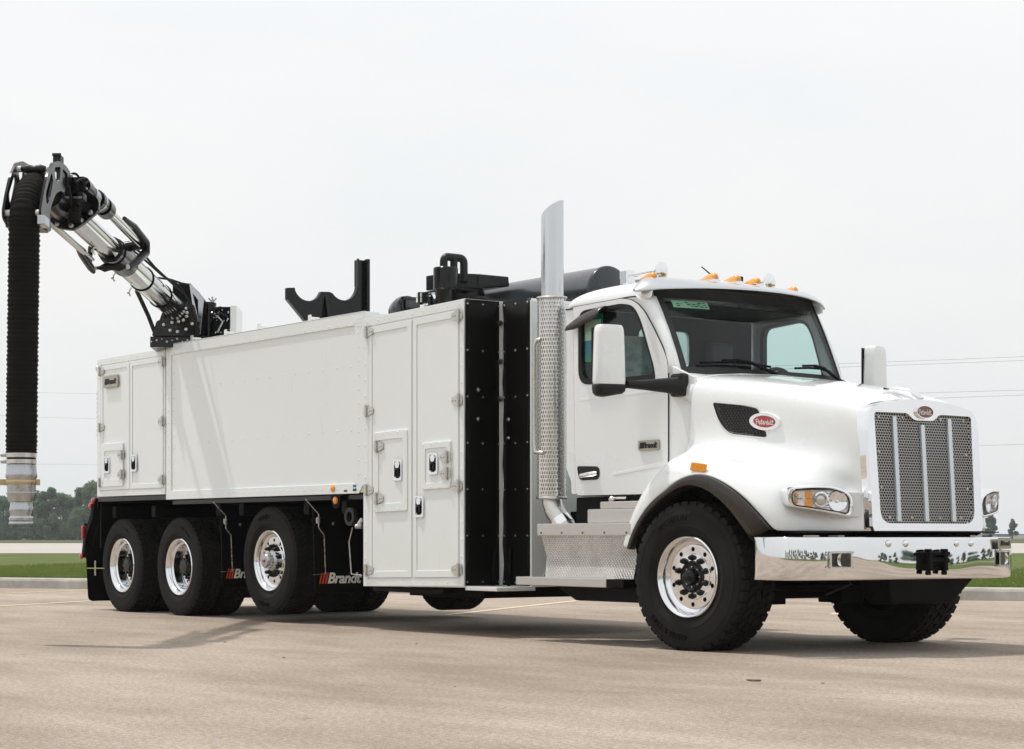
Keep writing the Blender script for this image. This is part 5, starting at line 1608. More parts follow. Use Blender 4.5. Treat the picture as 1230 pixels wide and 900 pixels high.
# vent visor over the near window
mb = MB(); rows = []
for i in range(9):
    t = i / 8; a = -1.555 + 0.42 * t
    z1 = 2.645 - 0.09 * (1 - t) ** 2; z0 = z1 - interp(t, [(0, 0.05), (0.3, 0.095), (0.8, 0.085), (1, 0.05)])
    rows.append([FRS[-1](a, z1 + 0.03, 0.012), FRS[-1](a, z1 + 0.015, 0.045), FRS[-1](a, (z0 + z1) / 2 + 0.01, 0.085), FRS[-1](a, z0, 0.10)])
mb.grid(rows); o = mb.build('window_visor', M['flare'], TR, smooth=60); o.modifiers.new('thickness', 'SOLIDIFY').thickness = 0.006

# cab interior
mb = MB()
mb.box((-1.62, -0.88, 1.21), (-0.4, 0.88, 1.25)); mb.box((-0.66, -0.87, 1.5), (-0.42, 0.87, 2.02)); mb.hexa([(-0.80, -0.87, 1.93), (-0.44, -0.86, 1.98), (-0.44, 0.86, 1.98), (-0.80, 0.87, 1.93)], [(-0.77, -0.87, 2.04), (-0.42, -0.85, 2.08), (-0.42, 0.85, 2.08), (-0.77, 0.87, 2.04)])
mb.plate([(-0.98, 1.25), (0.98, 1.25), (0.98, 2.70), (-0.98, 2.70)], [rrect(-0.30, 2.28, 0.27, 2.58, 0.06, 3)], ff_(-1.625), 0, 0.01)
mb.box((-1.60, -0.93, 2.705), (-0.88, 0.93, 2.715))
for s in (-1, 1):
    mb.plate([(-1.6, 1.25), (-0.4, 1.25), (-0.42, 2.04), (-1.6, 2.04)], None, FRS[s], -0.045, -0.035)
mb.build('cab_lining', M['dark'], cab)
mb = MB(); mb.plate(rrect(-0.32, 2.26, 0.29, 2.60, 0.07, 3), None, ff_(-1.65), 0.008, 0.012); mb.build('rear_window', M['winglass'], cab)
for y in (-0.52, 0.52):
    mb = MB()
    mb.box((-1.45, y - 0.26, 1.62), (-0.95, y + 0.26, 1.80)); mb.hexa([(-1.50, y - 0.25, 1.78), (-1.36, y - 0.25, 1.78), (-1.36, y + 0.25, 1.78), (-1.50, y + 0.25, 1.78)], [(-1.58, y - 0.22, 2.30), (-1.48, y - 0.22, 2.30), (-1.48, y + 0.22, 2.30), (-1.58, y + 0.22, 2.30)])
    mb.box((-1.57, y - 0.13, 2.31), (-1.48, y + 0.13, 2.50)); mb.box((-1.40, y - 0.2, 1.25), (-1.0, y + 0.2, 1.62))
    o = mb.build('seat', M['seat'], cab, bevel=0.03)
mb = MB(); mb.grid([[(-1.36 + 0.02 * math.sin(i * 2.2 + j), -0.80 + 0.08 * j, 1.85 + 0.09 * i) for j in range(7)] for i in range(8)]); mb.build('seat_cover', M['film'], cab, smooth=80)
mb = MB(); ring = [(-0.86 + 0.07 * math.sin(t) * 0.6, 0.52 + 0.22 * math.cos(t), 2.06 + 0.20 * math.sin(t) * 0.85) for t in [i * math.pi / 12 for i in range(24)]]
mb.tube(ring, 0.016, 8, closed=True); mb.tube([(-0.86, 0.52, 2.06), (-0.6, 0.52, 1.9)], 0.03, 8); mb.tube([(-0.86, 0.31, 2.06), (-0.86, 0.73, 2.06)], 0.015, 6); mb.build('steering_wheel', M['dark'], cab, smooth=60)

# sun visor over the windshield
mb = MB(); rows = []
for i in range(25):
    y = -1.035 + 2.07 * i / 24; k = max(0.0, 1 - (abs(y) / 1.035) ** 2.4)
    kk = max(0.0, 1 - (abs(y) / 1.035) ** 12)
    xf = -0.775 + 0.36 * k; zf = 2.752 + 0.030 * k + 0.012 * kk
    xr = -0.84 + 0.02 * k; zr = 2.772 + 0.125 * kk ** 0.7 - 0.0 
    rows.append([(xr, y * 0.985, zr), (xr * 0.72 + xf * 0.28, y * 0.995, zr + (zf - zr) * 0.18 + 0.004), (xr * 0.35 + xf * 0.65, y, zr + (zf - zr) * 0.5 + 0.010), (xf, y, zf + 0.014), (xf - 0.004, y, zf - 0.012), (xf - 0.05, y * 0.99, zf + 0.012), (xr * 0.5 + xf * 0.5 - 0.02, y * 0.985, zf + 0.03), (xr + 0.02, y * 0.98, zf + 0.0)])
mb.grid(rows); visor = mb.build('sun_visor', M['polished'], TR, smooth=55)
ss = visor.modifiers.new('soft', 'SUBSURF'); ss.levels = 1; ss.render_levels = 2

# marker lights, horns, antenna
def bullet(x, y, z):
    mb = MB(); mb.plate([(-0.16, -0.032), (0.06, -0.036), (0.075, 0.0), (0.06, 0.036), (-0.16, 0.032)], None, lambda a, b, d: (x + a, y + b, z + d - 0.06 * a), -0.02, 0.008); b = mb.build('marker_base', M['chrome'], TR, bevel=0.003)
    mb = MB(); rows = []
    for t in (0, 0.2, 0.5, 0.8, 0.95, 1.0):
        r = 0.036 * math.sin(math.pi * 0.5 * min(1, 0.25 + t * 1.1)) * (1 if t < 0.9 else (1.0 - (t - 0.9) * 4))
        h = interp(t, [(0, 0.012), (0.5, 0.045), (0.8, 0.055), (0.95, 0.05), (1, 0.03)])
        rows.append([(x - 0.13 + 0.185 * t, y + r * math.cos(a), z + 0.006 + h * math.sin(a) - 0.06 * (-0.13 + 0.185 * t)) for a in [math.pi * i / 8 for i in range(9)]])
    mb.grid(rows); mb.add(rows[-1], [tuple(range(9))]); mb.build('roof_marker', M['amber'], b, smooth=60)
for x, y, z in ((-0.88, -0.79, 2.872), (-0.80, -0.215, 2.903), (-0.80, 0.03, 2.905), (-0.80, 0.25, 2.900), (-0.90, 0.77, 2.876)):
    bullet(x, y, z)
def horn(y):
    mb = MB(); mb.lathe([(0.022, -0.40), (0.016, -0.36), (0.018, -0.12), (0.026, -0.04), (0.045, -0.012), (0.066, 0.0), (0.069, 0.004), (0.066, 0.009), (0.045, 0.014), (0.02, 0.017), (0.0001, 0.018)], 24, (-0.99, y, 2.975), (1, 0, 0.02)); h = mb.build('air_horn', M['chrome'], TR, smooth=40)
    mb = MB(); mb.box((-1.46, y - 0.045, 2.895), (-1.36, y + 0.045, 3.02)); mb.build('horn_base', M['chrome'], h, bevel=0.012); mb = MB(); mb.cyl((-1.10, y, 2.89), (-1.10, y, 2.97), 0.012, None, 8); mb.build('horn_post', M['chrome'], h)
horn(-0.593); horn(0.593)
mb = MB(); mb.tube([(-1.05, 0.12, 2.90), (-1.10, 0.06, 2.99), (-1.17, 0.0, 3.07)], [0.012, 0.007, 0.005], 6); mb.build('antenna', M['blackm'], TR)
mb = MB(); mb.box((-1.0, 0.17, 2.90), (-0.93, 0.25, 2.985)); mb.build('camera_pod', M['blackm'], TR, bevel=0.012)

# mirrors
for s in (-1, 1):
    yc = s * 1.447
    mb = MB(); rows = []
    for z, k, c in ((1.985, 0.90, 0), (2.0, 0.97, 0), (2.02, 1.0, 0), (2.2, 0.97, 0), (2.38, 0.93, 0), (2.425, 0.90, 0), (2.448, 0.80, 0), (2.452, 0.6, 0)):
        w, dp = 0.124 * k, 0.066 * k
        rows.append([(a, b, z) for a, b in rrect(-dp, -w, dp, w, 0.05, 4)])
    toe = s * R(15)
    def turn(m): m.v = [(-0.60 + x * math.cos(toe) - y * math.sin(toe), yc + x * math.sin(toe) + y * math.cos(toe), z) for x, y, z in m.v]
    mb.grid(rows, close_v=True); mb.add(rows[-1], [tuple(range(len(rows[-1])))])
    turn(mb); mr = mb.build('mirror', M['cab'], TR, smooth=50)
    mb = MB(); rows = []
    for z, k in ((1.905, 0.55), (1.912, 0.80), (1.935, 0.96), (1.975, 1.0), (1.992, 1.0), (2.0, 0.95)):
        rows.append([(a, b, z + (0.02 if b * s < 0 else 0) * (2.0 - z) / 0.1) for a, b in rrect(-0.068 * k, -0.127 * k, 0.068 * k, 0.127 * k, 0.05, 4)])
    mb.grid(rows, close_v=True); mb.add(rows[0], [tuple(reversed(range(len(rows[0]))))]); mb.add(rows[-1], [tuple(range(len(rows[-1])))]); turn(mb); mb.build('mirror_base', M['plastic'], mr, smooth=50)
    mb = MB(); mb.box((-0.072, -0.105, 2.02), (-0.066, 0.105, 2.42)); turn(mb); mb.build('mirror_glass', M['chrome'], mr, bevel=0.002)
    mb = MB(); mb.box((-0.068, -0.118, 2.0), (-0.058, 0.118, 2.435)); turn(mb); mb.build('mirror_rim', M['plastic'], mr, bevel=0.003)
    mb = MB(); rows = []
    for t in (0, 0.08, 0.35, 0.7, 0.9, 1.0):
        p = Vector((-0.56, s * 1.31, 2.005)).lerp(Vector((-0.33, s * 0.96, 1.995)), t)
        h = interp(t, [(0, 0.030), (0.35, 0.042), (0.7, 0.058), (1, 0.075)])
        rows.append([(p.x + 0.03 * math.cos(a), p.y, p.z + h * math.sin(a)) for a in [2 * math.pi * i / 10 for i in range(10)]])
    mb.grid(rows, close_v=True); mb.build('mirror_arm', M['plastic'], mr, smooth=60)
    mb = MB(); mb.plate([(-0.285, 1.90), (-0.15, 1.90), (-0.15, 2.075), (-0.285, 2.075)], None, FRS[s], -0.01, 0.08); mb.build('mirror_mount', M['plastic'], mr, bevel=0.02)

# exhaust stack -----------------------------------------------------------------
SX, SY = -1.885, -1.0
mb = MB()
n = 28; r = 0.094
rows = []
for z in (2.5, 2.8, 3.1, 3.3, 3.42):
    rows.append([(SX + r * math.cos(2 * math.pi * i / n), SY + r * math.sin(2 * math.pi * i / n), z) for i in range(n)])
top = []
for i in range(n):
    x, y = math.cos(2 * math.pi * i / n), math.sin(2 * math.pi * i / n)
    k = (x * 0.593 + y * 0.805 + 1) / 2                       # the tip is cut on a slant
    top.append((SX + r * x, SY + r * y, 3.46 + 0.155 * k ** 0.5))
rows.append(top)
rows.append([(SX + (p[0] - SX) * 0.93, SY + (p[1] - SY) * 0.93, p[2] - 0.004) for p in top])
rows.append([(SX + (p[0] - SX) * 0.93, SY + (p[1] - SY) * 0.93, 2.6) for p in top])
mb.grid(rows, close_v=True)
st = mb.build('exhaust_stack', M['polished'], TR, smooth=40)
mb = MB(); mb.lathe([(0.07, 1.19), (0.095, 1.28), (0.095, 2.6)], 20, (SX, SY, 0)); mb.build('muffler', M['steel'], st, smooth=40)
me = bpy.data.meshes.new('heat_shield')
nn, zz = 40, (1.178, 2.806); rs = 0.122
vs, fsx, uvs = [], [], []
a0, a1 = R(150), R(390)
for i in range(nn + 1):
    a = a0 + (a1 - a0) * i / nn
    for z in zz: vs.append((SX + rs * math.cos(a), SY + rs * math.sin(a), z))
for i in range(nn): fsx.append((2 * i, 2 * i + 2, 2 * i + 3, 2 * i + 1))
me.from_pydata(vs, [], fsx); me.materials.append(M['shield'])
uvl = me.uv_layers.new(name='UVMap')
for p in me.polygons:
    for li in p.loop_indices:
        v = me.loops[li].vertex_index
        uvl.data[li].uv = ((v // 2) / nn * (a1 - a0) * rs, vs[v][2])
me.shade_smooth()
link('heat_shield', me, st)
mb = MB()
for z in (1.165, 2.806):
    mb.tube([(SX + (rs + 0.001) * math.cos(a0 + (a1 - a0) * i / 20), SY + (rs + 0.001) * math.sin(a0 + (a1 - a0) * i / 20), z) for i in range(21)], 0.012, 6)
mb.box((SX - 0.125, SY - 0.045, 1.18), (SX - 0.118, SY + 0.02, 2.8))
mb.build('shield_band', M['steel'], st, smooth=50)
mb = MB(); mb.tube([(SX - 0.01, SY - 0.12, 2.46), (SX - 0.03, SY - 0.14, 2.46), (SX - 0.05, SY - 0.148, 2.42), (SX - 0.05, SY - 0.148, 1.60), (SX - 0.04, SY - 0.148, 1.54), (SX + 0.04, SY - 0.125, 1.53)], 0.017, 8); mb.build('grab_handle', M['steel'], st, smooth=60)
mb = MB(); P_ = [(SX, SY, 1.22), (SX + 0.0, SY, 1.12), (SX + 0.04, SY, 1.05), (SX + 0.11, SY, 0.985), (SX + 0.16, SY + 0.01, 0.93), (SX + 0.2, SY + 0.02, 0.88)]
mb.tube(P_, [0.085, 0.085, 0.085, 0.084, 0.083, 0.083], 18); mb.build('exhaust_elbow', M['steel'], st, smooth=60)
mb = MB(); mb.tube([P_[3], ((P_[3][0] + P_[4][0]) / 2, SY + 0.004, (P_[3][2] + P_[4][2]) / 2), P_[4]], 0.089, 20); mb.build('exhaust_clamp', M['chrome'], st, smooth=40)
# matching stack on the far side, seen through the cab glass
mb = MB(); mb.lathe([(0.09, 1.2), (0.09, 3.45), (0.08, 3.45), (0.08, 2.6)], 20, (SX, 1.0, 0)) if False else None

# steps ----------------------------------------------------------------------------
mb = MB(); mb.box((-1.80, -1.225, 0.852), (-0.60, -0.70, 0.952)); stp = mb.build('upper_step', M['alu'], TR, bevel=0.008)
mb = MB()
for x in (-1.74, -1.47, -1.2, -0.93, -0.66): mb.lathe([(0.01, 0), (0.006, 0.006), (0.0001, 0.007)], 7, (x, -1.226, 0.878), NY)
stuff(mb.build('step_bolts', M['flare'], stp))
mb = MB(); mb.grid([[(-1.765, -1.205, 0.852), (-1.745, -1.165, 0.69), (-1.715, -1.205, 0.52)], [(-0.60, -1.205, 0.852), (-0.60, -1.165, 0.69), (-0.60, -1.205, 0.52)]])
o = mb.build('tread_plate', M['tread'], stp); o.modifiers.new('thickness', 'SOLIDIFY').thickness = 0.006
mb = MB(); mb.box((-1.70, -1.15, 0.50), (-0.60, -0.70, 0.85)); mb.build('battery_box', M['blackm'], stp)
mb = MB(); mb.box((-2.0, -1.29, 0.452), (-0.83, -1.14, 0.520)); ls = mb.build('lower_step', M['alu'], TR, bevel=0.006)
mb = MB(); mb.box((-0.826, -1.288, 0.455), (-0.62, -1.15, 0.518)); mb.build('step_end', M['blackm'], ls, bevel=0.004)
mb = MB(); mb.plate([(-1.20, 0.525), (-1.05, 0.525), (-1.05, 0.68)], None, ff_(-1.76), 0, 0.01); mb.build('step_gusset', M['alu'], ls)
mb = MB(); mb.box((-1.985, -1.14, 0.50), (-0.70, -0.95, 0.515)); mb.build('step_board', M['tread'], ls)
mb = MB(); mb.hexa([(-1.45, -1.10, 0.335), (-0.62, -1.10, 0.335), (-0.62, -0.8, 0.335), (-1.45, -0.8, 0.335)], [(-1.72, -1.10, 0.450), (-0.62, -1.10, 0.450), (-0.62, -0.8, 0.450), (-1.72, -0.8, 0.450)]); mb.build('step_carrier', M['blackm'], ls, bevel=0.008)
mb = MB(); mb.box((-1.35, -1.06, 0.953), (-0.55, -0.6, 1.065)); mb.box((-1.24, -1.02, 1.066), (-0.45, -0.6, 1.125)); mb.build('inner_step', M['alu'], TR, bevel=0.01)
mb = MB(); mb.box((-1.62, -0.96, 0.95), (-0.3, 0.96, 1.165)); mb.build('cab_underside', M['blackm'], TR, bevel=0.01)
mb = MB(); mb.lathe([(0.0001, -1.95), (0.30, -1.95), (0.315, -1.93), (0.315, -0.72), (0.30, -0.70), (0.0001, -0.70)], 28, (0, 0.86, 0.68), (1, 0, 0)); mb.build('light_blocking_tank', M['polished'], TR, smooth=40)  # unseen far-side tank, added to keep light out from under the truck
mb = MB(); mb.ball((-1.12, -0.99, 1.14), 0.03); mb.tube([(-1.12, -0.99, 1.15), (-0.95, -0.98, 1.15)], 0.012, 6); mb.build('air_fitting', M['steel'], TR, smooth=60)
mb = MB(); mb.ball((-2.06, -0.93, 1.10), 0.022); mb.build('glad_hand', M['red'], TR, smooth=60)

# ================================================================== ON THE ROOF
def poly_plate(name, pts, x, th, mat, parent, bevel=0.006):
    mb = MB(); mb.plate(pts, None, ff_(x), 0, th); return mb.build(name, mat, parent, bevel=bevel)
# cradle that carries the folded boom
arc = lambda cy, cz, r, a0, a1, n=8: [(cy + r * math.cos(R(a0 + (a1 - a0) * i / n)), cz + r * math.sin(R(a0 + (a1 - a0) * i / n))) for i in range(n + 1)]
pts = [(-0.915, 3.350), (-0.915, 3.235), (-0.58, 2.90), (0.02, 2.90), (0.02, 3.70), (-0.085, 3.70), (-0.090, 3.41)] + arc(-0.255, 3.435, 0.165, -8, -142, 9) + [(-0.42, 3.345), (-0.52, 3.340)] + arc(-0.675, 3.40, 0.165, -28, -152, 9) + [(-0.83, 3.358)]
cr = poly_plate('boom_cradle', pts, -6.42, 0.05, M['blackp'], TR)
mb = MB(); mb.box((-6.37, -0.10, 3.42), (-6.33, -0.088, 3.71)); mb.box((-6.37, -0.005, 2.9), (-6.31, 0.03, 3.71)); mb.box((-6.44, -0.085, 3.42), (-6.422, 0.02, 3.70)); mb.build('cradle_post', M['blackp'], cr, bevel=0.006)
mb = MB(); mb.plate([(-6.55, 2.9), (-6.25, 2.9), (-6.36, 3.3), (-6.42, 3.3)], None, fs_(-0.45), 0, 0.03); mb.build('cradle_gusset', M['blackp'], cr, bevel=0.004)
# filter housing with its cyclone and pipes
fh = MB().hexa([(-4.05, -0.80, 3.10), (-3.78, -0.79, 3.10), (-3.60, -0.533, 3.092), (-4.05, -0.533, 3.092)], [(-4.05, -0.80, 3.235), (-3.78, -0.79, 3.235), (-3.60, -0.533, 3.228), (-4.05, -0.533, 3.228)])
fh.hexa([(-4.05, -0.532, 3.092), (-3.60, -0.532, 3.092), (-3.58, -0.19, 3.135), (-4.05, -0.19, 3.135)], [(-4.05, -0.532, 3.228), (-3.60, -0.532, 3.228), (-3.58, -0.20, 3.225), (-4.05, -0.20, 3.225)])
fh = fh.build('filter_housing', M['blackp'], TR, bevel=0.01)
mb = MB(); mb.lathe([(0.0001, 2.86), (0.075, 2.87), (0.10, 3.055), (0.112, 3.065), (0.112, 3.25), (0.106, 3.257), (0.0001, 3.257)], 24, (-3.62, -0.872, 0)); mb.build('cyclone', M['blackp'], fh, smooth=40)
mb = MB()
U_ = [(-3.64, -0.880, 3.23)] + [(-3.64, -0.835 - 0.045 * math.cos(math.pi * i / 10), 3.315 + 0.045 * math.sin(math.pi * i / 10)) for i in range(6)] + [(-3.64, -0.705 + 0.045 * math.sin(math.pi * i / 10), 3.315 + 0.045 * math.cos(math.pi * i / 10)) for i in range(6)] + [(-3.64, -0.66, 3.15)]
mb.tube(U_, 0.036, 12); mb.tube([(-3.64, -0.77, 3.355), (-3.64, -0.77, 3.15)], 0.034, 12)
mb.build('riser_pipe', M['plastic'], fh, smooth=60)
mb = MB(); mb.lathe([(0.135, 2.85), (0.135, 3.10)], 22, (-3.76, -0.51, 0)); mb.box((-4.05, -0.81, 3.07), (-3.60, -0.52, 3.088)); mb.box((-3.70, -0.74, 2.84), (-3.66, -0.69, 3.08)); mb.build('filter_neck', M['blackp'], fh, smooth=30)
mb = MB(); mb.tube([(-3.75, -1.0, 2.87), (-3.7, -0.9, 2.97), (-3.6, -0.75, 3.0), (-3.5, -0.55, 2.98), (-3.45, -0.4, 2.9)], 0.035, 10); mb.tube([(-3.85, -1.0, 2.88), (-3.7, -0.95, 2.93), (-3.4, -0.8, 2.93)], 0.02, 8); mb.build('air_hose', M['rubber'], fh, smooth=60)
mb = MB()
mb.box((-4.27, -0.92, 2.83), (-4.24, -0.89, 3.06)); mb.box((-3.98, -0.92, 2.83), (-3.95, -0.89, 3.02)); mb.hexa([(-4.28, -0.92, 3.03), (-3.95, -0.92, 2.99), (-3.95, -0.88, 2.99), (-4.28, -0.88, 3.03)], [(-4.28, -0.92, 3.06), (-3.95, -0.92, 3.02), (-3.95, -0.88, 3.02), (-4.28, -0.88, 3.06)])
mb.box((-3.72, -1.0, 2.83), (-3.68, -0.97, 3.0))
mb.build('guard_rail', M['blackp'], TR, bevel=0.004)
mb = MB(); mb.lathe([(0.0001, 0.0), (0.10, 0.0), (0.145, 0.05), (0.15, 0.14), (0.13, 0.20), (0.0001, 0.23)], 20, (-4.48, -0.80, 2.90), (0.9, -0.1, 0.25)); mb.build('blower_cap', M['tank'], TR, smooth=50)
wl = MB().box((-3.985, -0.955, 2.965), (-3.90, -0.855, 3.065), 0, Matrix.Rotation(R(-25), 3, 'Z')).build('work_lamp', M['plastic'], TR, bevel=0.01)
mb = MB()
for b in (0, 1):
    for a in (0, 1): mb.box((-3.963 + 0.03 * a, -0.962 + 0.012 * a, 2.972 + 0.045 * b), (-3.937 + 0.03 * a, -0.948 + 0.012 * a, 3.012 + 0.045 * b))
mb.build('lamp_lens', M['sticker_white'], wl)
mb = MB(); mb.tube([(-3.9, -0.9, 3.02), (-3.82, -0.9, 3.04), (-3.76, -0.9, 2.96), (-3.75, -0.9, 2.85)], 0.010, 6); mb.build('lamp_cable', M['ink'], wl)
mb = MB(); mb.box((-3.80, -1.03, 2.84), (-3.74, -1.0, 2.93)); mb.build('vent_tag', M['whitep'], TR)
mb = MB(); mb.ball((-3.88, -1.0, 2.885), 0.03, 1.3, 1, 0.7); mb.build('brass_valve', M['gold'], TR, smooth=60)
# silencer drum lying along the roof
mb = MB(); mb.lathe([(0.0001, -0.004), (0.215, 0.0), (0.226, 0.008), (0.230, 0.02), (0.230, 0.05), (0.226, 0.06), (0.226, 1.9), (0.0001, 1.91)], 40, (-2.36, 0.0, 2.98), (-1, 0, 0)); mb.build('silencer_drum', M['tank'], TR, smooth=40)
mb = MB(); mb.box((-2.7, -0.30, 2.855), (-2.6, 0.30, 2.90)); mb.box((-3.6, -0.3, 2.855), (-3.5, 0.3, 2.90)); mb.build('drum_saddle', M['blackm'], TR)

# ================================================================== THE BOOM
# swung out over the near side: B on the turret, T at the elbow
B = Vector((-8.30, -1.15, 3.26)); T = Vector((-4.05, -4.56, 3.70))
ax = (T - B).normalized()
L = (T - B).length
pv = Vector((ax.y, -ax.x, 0)).normalized()
if pv.x * RX + pv.y * RY < 0: pv = -pv
qv = pv.cross(ax)
if qv.z < 0: qv = -qv
def bl(s, p, q): return B + ax * s + pv * p + qv * q
def rod(mb, a, b, r, n=14, r1=None, mi=0): return mb.cyl(bl(*a), bl(*b), r, r1, n, mi)
def bbox(mb, s0, s1, p0, p1, q0, q1, mi=0):
    return mb.hexa([bl(s0, p0, q0), bl(s1, p0, q0), bl(s1, p1, q0), bl(s0, p1, q0)], [bl(s0, p0, q1), bl(s1, p0, q1), bl(s1, p1, q1), bl(s0, p1, q1)], mi)
mb = MB(); rod(mb, (-0.25, 0, 0), (2.75, 0, 0), 0.118, 32); bt = mb.build('boom_tube', M['boom'], TR, smooth=40)
mb = MB(); rod(mb, (2.75, 0, 0), (L - 0.35, 0, 0), 0.104, 32); mb.build('inner_tube', M['boom'], bt, smooth=40)
mb = MB(); rod(mb, (2.45, 0, 0), (2.95, 0, 0), 0.132, 28); rod(mb, (2.9, 0, 0), (3.05, 0, 0), 0.122, 28)
mb.build('wear_collar', M['blackp'], bt, smooth=40)
for s in (0.9, 1.75):
    mb = MB(); mb.lathe([(0.119, -0.012), (0.128, -0.008), (0.128, 0.008), (0.119, 0.012)], 28, bl(s, 0, 0), ax); mb.build('boom_band', M['blackm'], bt, smooth=40)
# pipes and rods beside the tube
mb = MB(); rod(mb, (2.65, 0.20, 0.13), (4.1, 0.20, 0.13), 0.043, 16); mb.build('extension_rod', M['boom'], bt, smooth=40)
mb = MB(); rod(mb, (4.0, 0.20, 0.13), (4.16, 0.20, 0.13), 0.085, 20); rod(mb, (4.24, 0.20, 0.13), (4.40, 0.20, 0.13), 0.085, 20); rod(mb, (4.12, 0.20, 0.13), (4.82, 0.20, 0.13), 0.060, 16); rod(mb, (4.70, 0.20, 0.13), (4.86, 0.20, 0.13), 0.075, 18)
mb.build('cylinder_collar', M['blackp'], bt, smooth=40)
mb = MB(); rod(mb, (4.44, 0.20, 0.13), (4.60, 0.20, 0.13), 0.068, 18); rod(mb, (4.30, 0.20, 0.13), (4.34, 0.20, 0.13), 0.088, 18); mb.build('collar_band', M['cast'], bt, smooth=40)
mb = MB(); rod(mb, (3.45, -0.14, -0.115), (5.0, -0.14, -0.115), 0.030, 12); rod(mb, (3.3, -0.09, -0.155), (5.0, -0.09, -0.155), 0.014, 10); mb.build('guide_rod', M['boom'], bt, smooth=40)
# roller guide half way along
mb = MB()
mb.tube([bl(3.35, 0.20, 0.215), bl(3.1, 0.235, 0.20), bl(2.75, 0.265, 0.13), bl(2.68, 0.25, 0.05), bl(2.9, 0.20, -0.10), bl(3.0, 0.17, -0.165)], [0.020, 0.030, 0.040, 0.042, 0.036, 0.028], 8)
mb.tube([bl(2.70, 0.06, 0.10), bl(2.70, 0.24, 0.13)], 0.05, 10)
mb.tube([bl(3.55, -0.165, -0.10), bl(3.4, -0.17, -0.125), bl(3.05, -0.175, -0.17), bl(2.98, -0.165, -0.20)], [0.028, 0.036, 0.036, 0.020], 8)
mb.tube([bl(3.1, -0.11, 0.09), bl(3.1, -0.17, 0.0), bl(3.1, -0.175, -0.14)], 0.024, 8)
mb.build('guide_frame', M['blackp'], bt, smooth=50)
mb = MB(); P_ = [bl(3.0, -0.13 + 0.28 * i / 12, -0.165 + 0.01 * i / 12) for i in range(13)]
mb.tube(P_, [0.014, 0.018, 0.030, 0.042, 0.036, 0.030, 0.028, 0.030, 0.038, 0.042, 0.032, 0.020, 0.014], 12); mb.build('guide_roller', M['plastic'], bt, smooth=60)
for a in ((3.0, -0.148, -0.166), (3.0, 0.160, -0.156)):
    mb = MB(); mb.ball(bl(*a), 0.024); mb.build('roller_end', M['whitep'], bt, smooth=60)
mb = MB()
for s, p in ((2.45, -0.12), (1.75, -0.13), (3.6, -0.02)):
    mb.tube([bl(s, p + 0.03, -0.09), bl(s, p, -0.135), bl(s, p + 0.02, -0.175)], 0.009, 6); mb.ball(bl(s, p, -0.14), 0.017, n=8)
mb.build('hose_clip', M['steel'], bt, smooth=60)
mb = MB()
mb.tube([bl(2.6, 0.10, 0.13), bl(2.2, 0.13, 0.13), bl(1.6, 0.10, 0.14), bl(0.9, 0.12, 0.13), bl(0.5, 0.16, 0.10)], 0.012, 6)
mb.tube([bl(2.6, 0.02, 0.16), bl(1.9, 0.06, 0.155), bl(1.2, 0.08, 0.15), bl(0.7, 0.15, 0.15), bl(0.3, 0.20, 0.02), bl(0.1, 0.22, -0.15)], 0.011, 6)
mb.tube([bl(1.1, -0.02, 0.15), bl(0.9, 0.10, 0.17), bl(0.75, 0.19, 0.16), bl(0.7, 0.24, 0.16)], 0.011, 6)
mb.build('hydraulic_line', M['rubber'], bt, smooth=60)
# head: flange, swivel, clutter of hydraulics
S1 = 4.62
mb = MB()
fl_pts = rpoly([(-0.16, -0.02), (-0.14, -0.10), (-0.06, -0.185), (0.08, -0.205), (0.17, -0.15), (0.30, -0.04), (0.30, 0.06), (0.16, 0.16), (-0.10, 0.16)], 0.04, 4)
mb.plate(fl_pts, None, lambda a, b, d: tuple(bl(S1 + d, a, b)), 0, 0.05)
mb.tube([bl(S1 - 0.1, 0, 0), bl(S1 + 0.25, 0, 0.0), bl(S1 + 0.55, 0, -0.01)], [0.135, 0.145, 0.128], 22)
bbox(mb, S1 + 0.05, S1 + 0.35, 0.06, 0.20, -0.06, 0.17); bbox(mb, S1 + 0.40, S1 + 0.62, 0.09, 0.145, -0.05, 0.16)
hd = mb.build('boom_head', M['blackp'], bt, smooth=35)
for p, q in ((-0.115, -0.085), (-0.05, -0.15), (0.07, -0.165), (0.15, -0.12), (0.23, -0.055)):
    mb = MB(); mb.lathe([(0.026, 0), (0.024, 0.014), (0.012, 0.026), (0.0001, 0.026)], 8, bl(S1 + 0.05, p, q), ax); mb.build('flange_bolt', M['cast'], hd, smooth=40)
mb = MB(); bbox(mb, 4.85, 4.97, 0.135, 0.245, -0.015, 0.045); mb.build('flood_lamp', M['plastic'], bt, bevel=0.008)
mb = MB(); bbox(mb, 4.972, 4.978, 0.145, 0.235, -0.012, 0.005); mb.build('flood_glass', M['cast'], bt)
mb = MB()
P_ = [bl(4.9, 0.17 + 0.02 * math.cos(0.4 * i), -0.03 - 0.003 * i) for i in range(40)]
mb.lathe([(0.052 + (0.006 if i % 2 else -0.004), i * 0.014) for i in range(12)], 14, bl(4.88, 0.15, -0.03), -qv); mb.build('ribbed_boot', M['rubber'], bt, smooth=60)
mb = MB()
for k, (a, b, c) in enumerate((((4.75, 0.16, 0.16), (4.95, 0.20, 0.24), (5.0, 0.13, 0.18)), ((4.7, 0.22, 0.18), (4.9, 0.26, 0.22), (5.05, 0.20, 0.10)), ((4.8, 0.10, 0.17), (5.1, 0.10, 0.25), (5.3, 0.10, 0.16)), ((4.9, 0.21, 0.05), (5.0, 0.27, 0.13), (4.85, 0.25, 0.16)), ((5.0, 0.12, 0.10), (5.2, 0.19, 0.05), (5.1, 0.18, -0.10)))):
    P_ = [bl(*a), bl(*b), bl(*c)]; mb.tube([P_[0] * (1 - t) ** 2 + P_[1] * 2 * t * (1 - t) + P_[2] * t * t for t in [i / 8 for i in range(9)]], 0.011, 6)
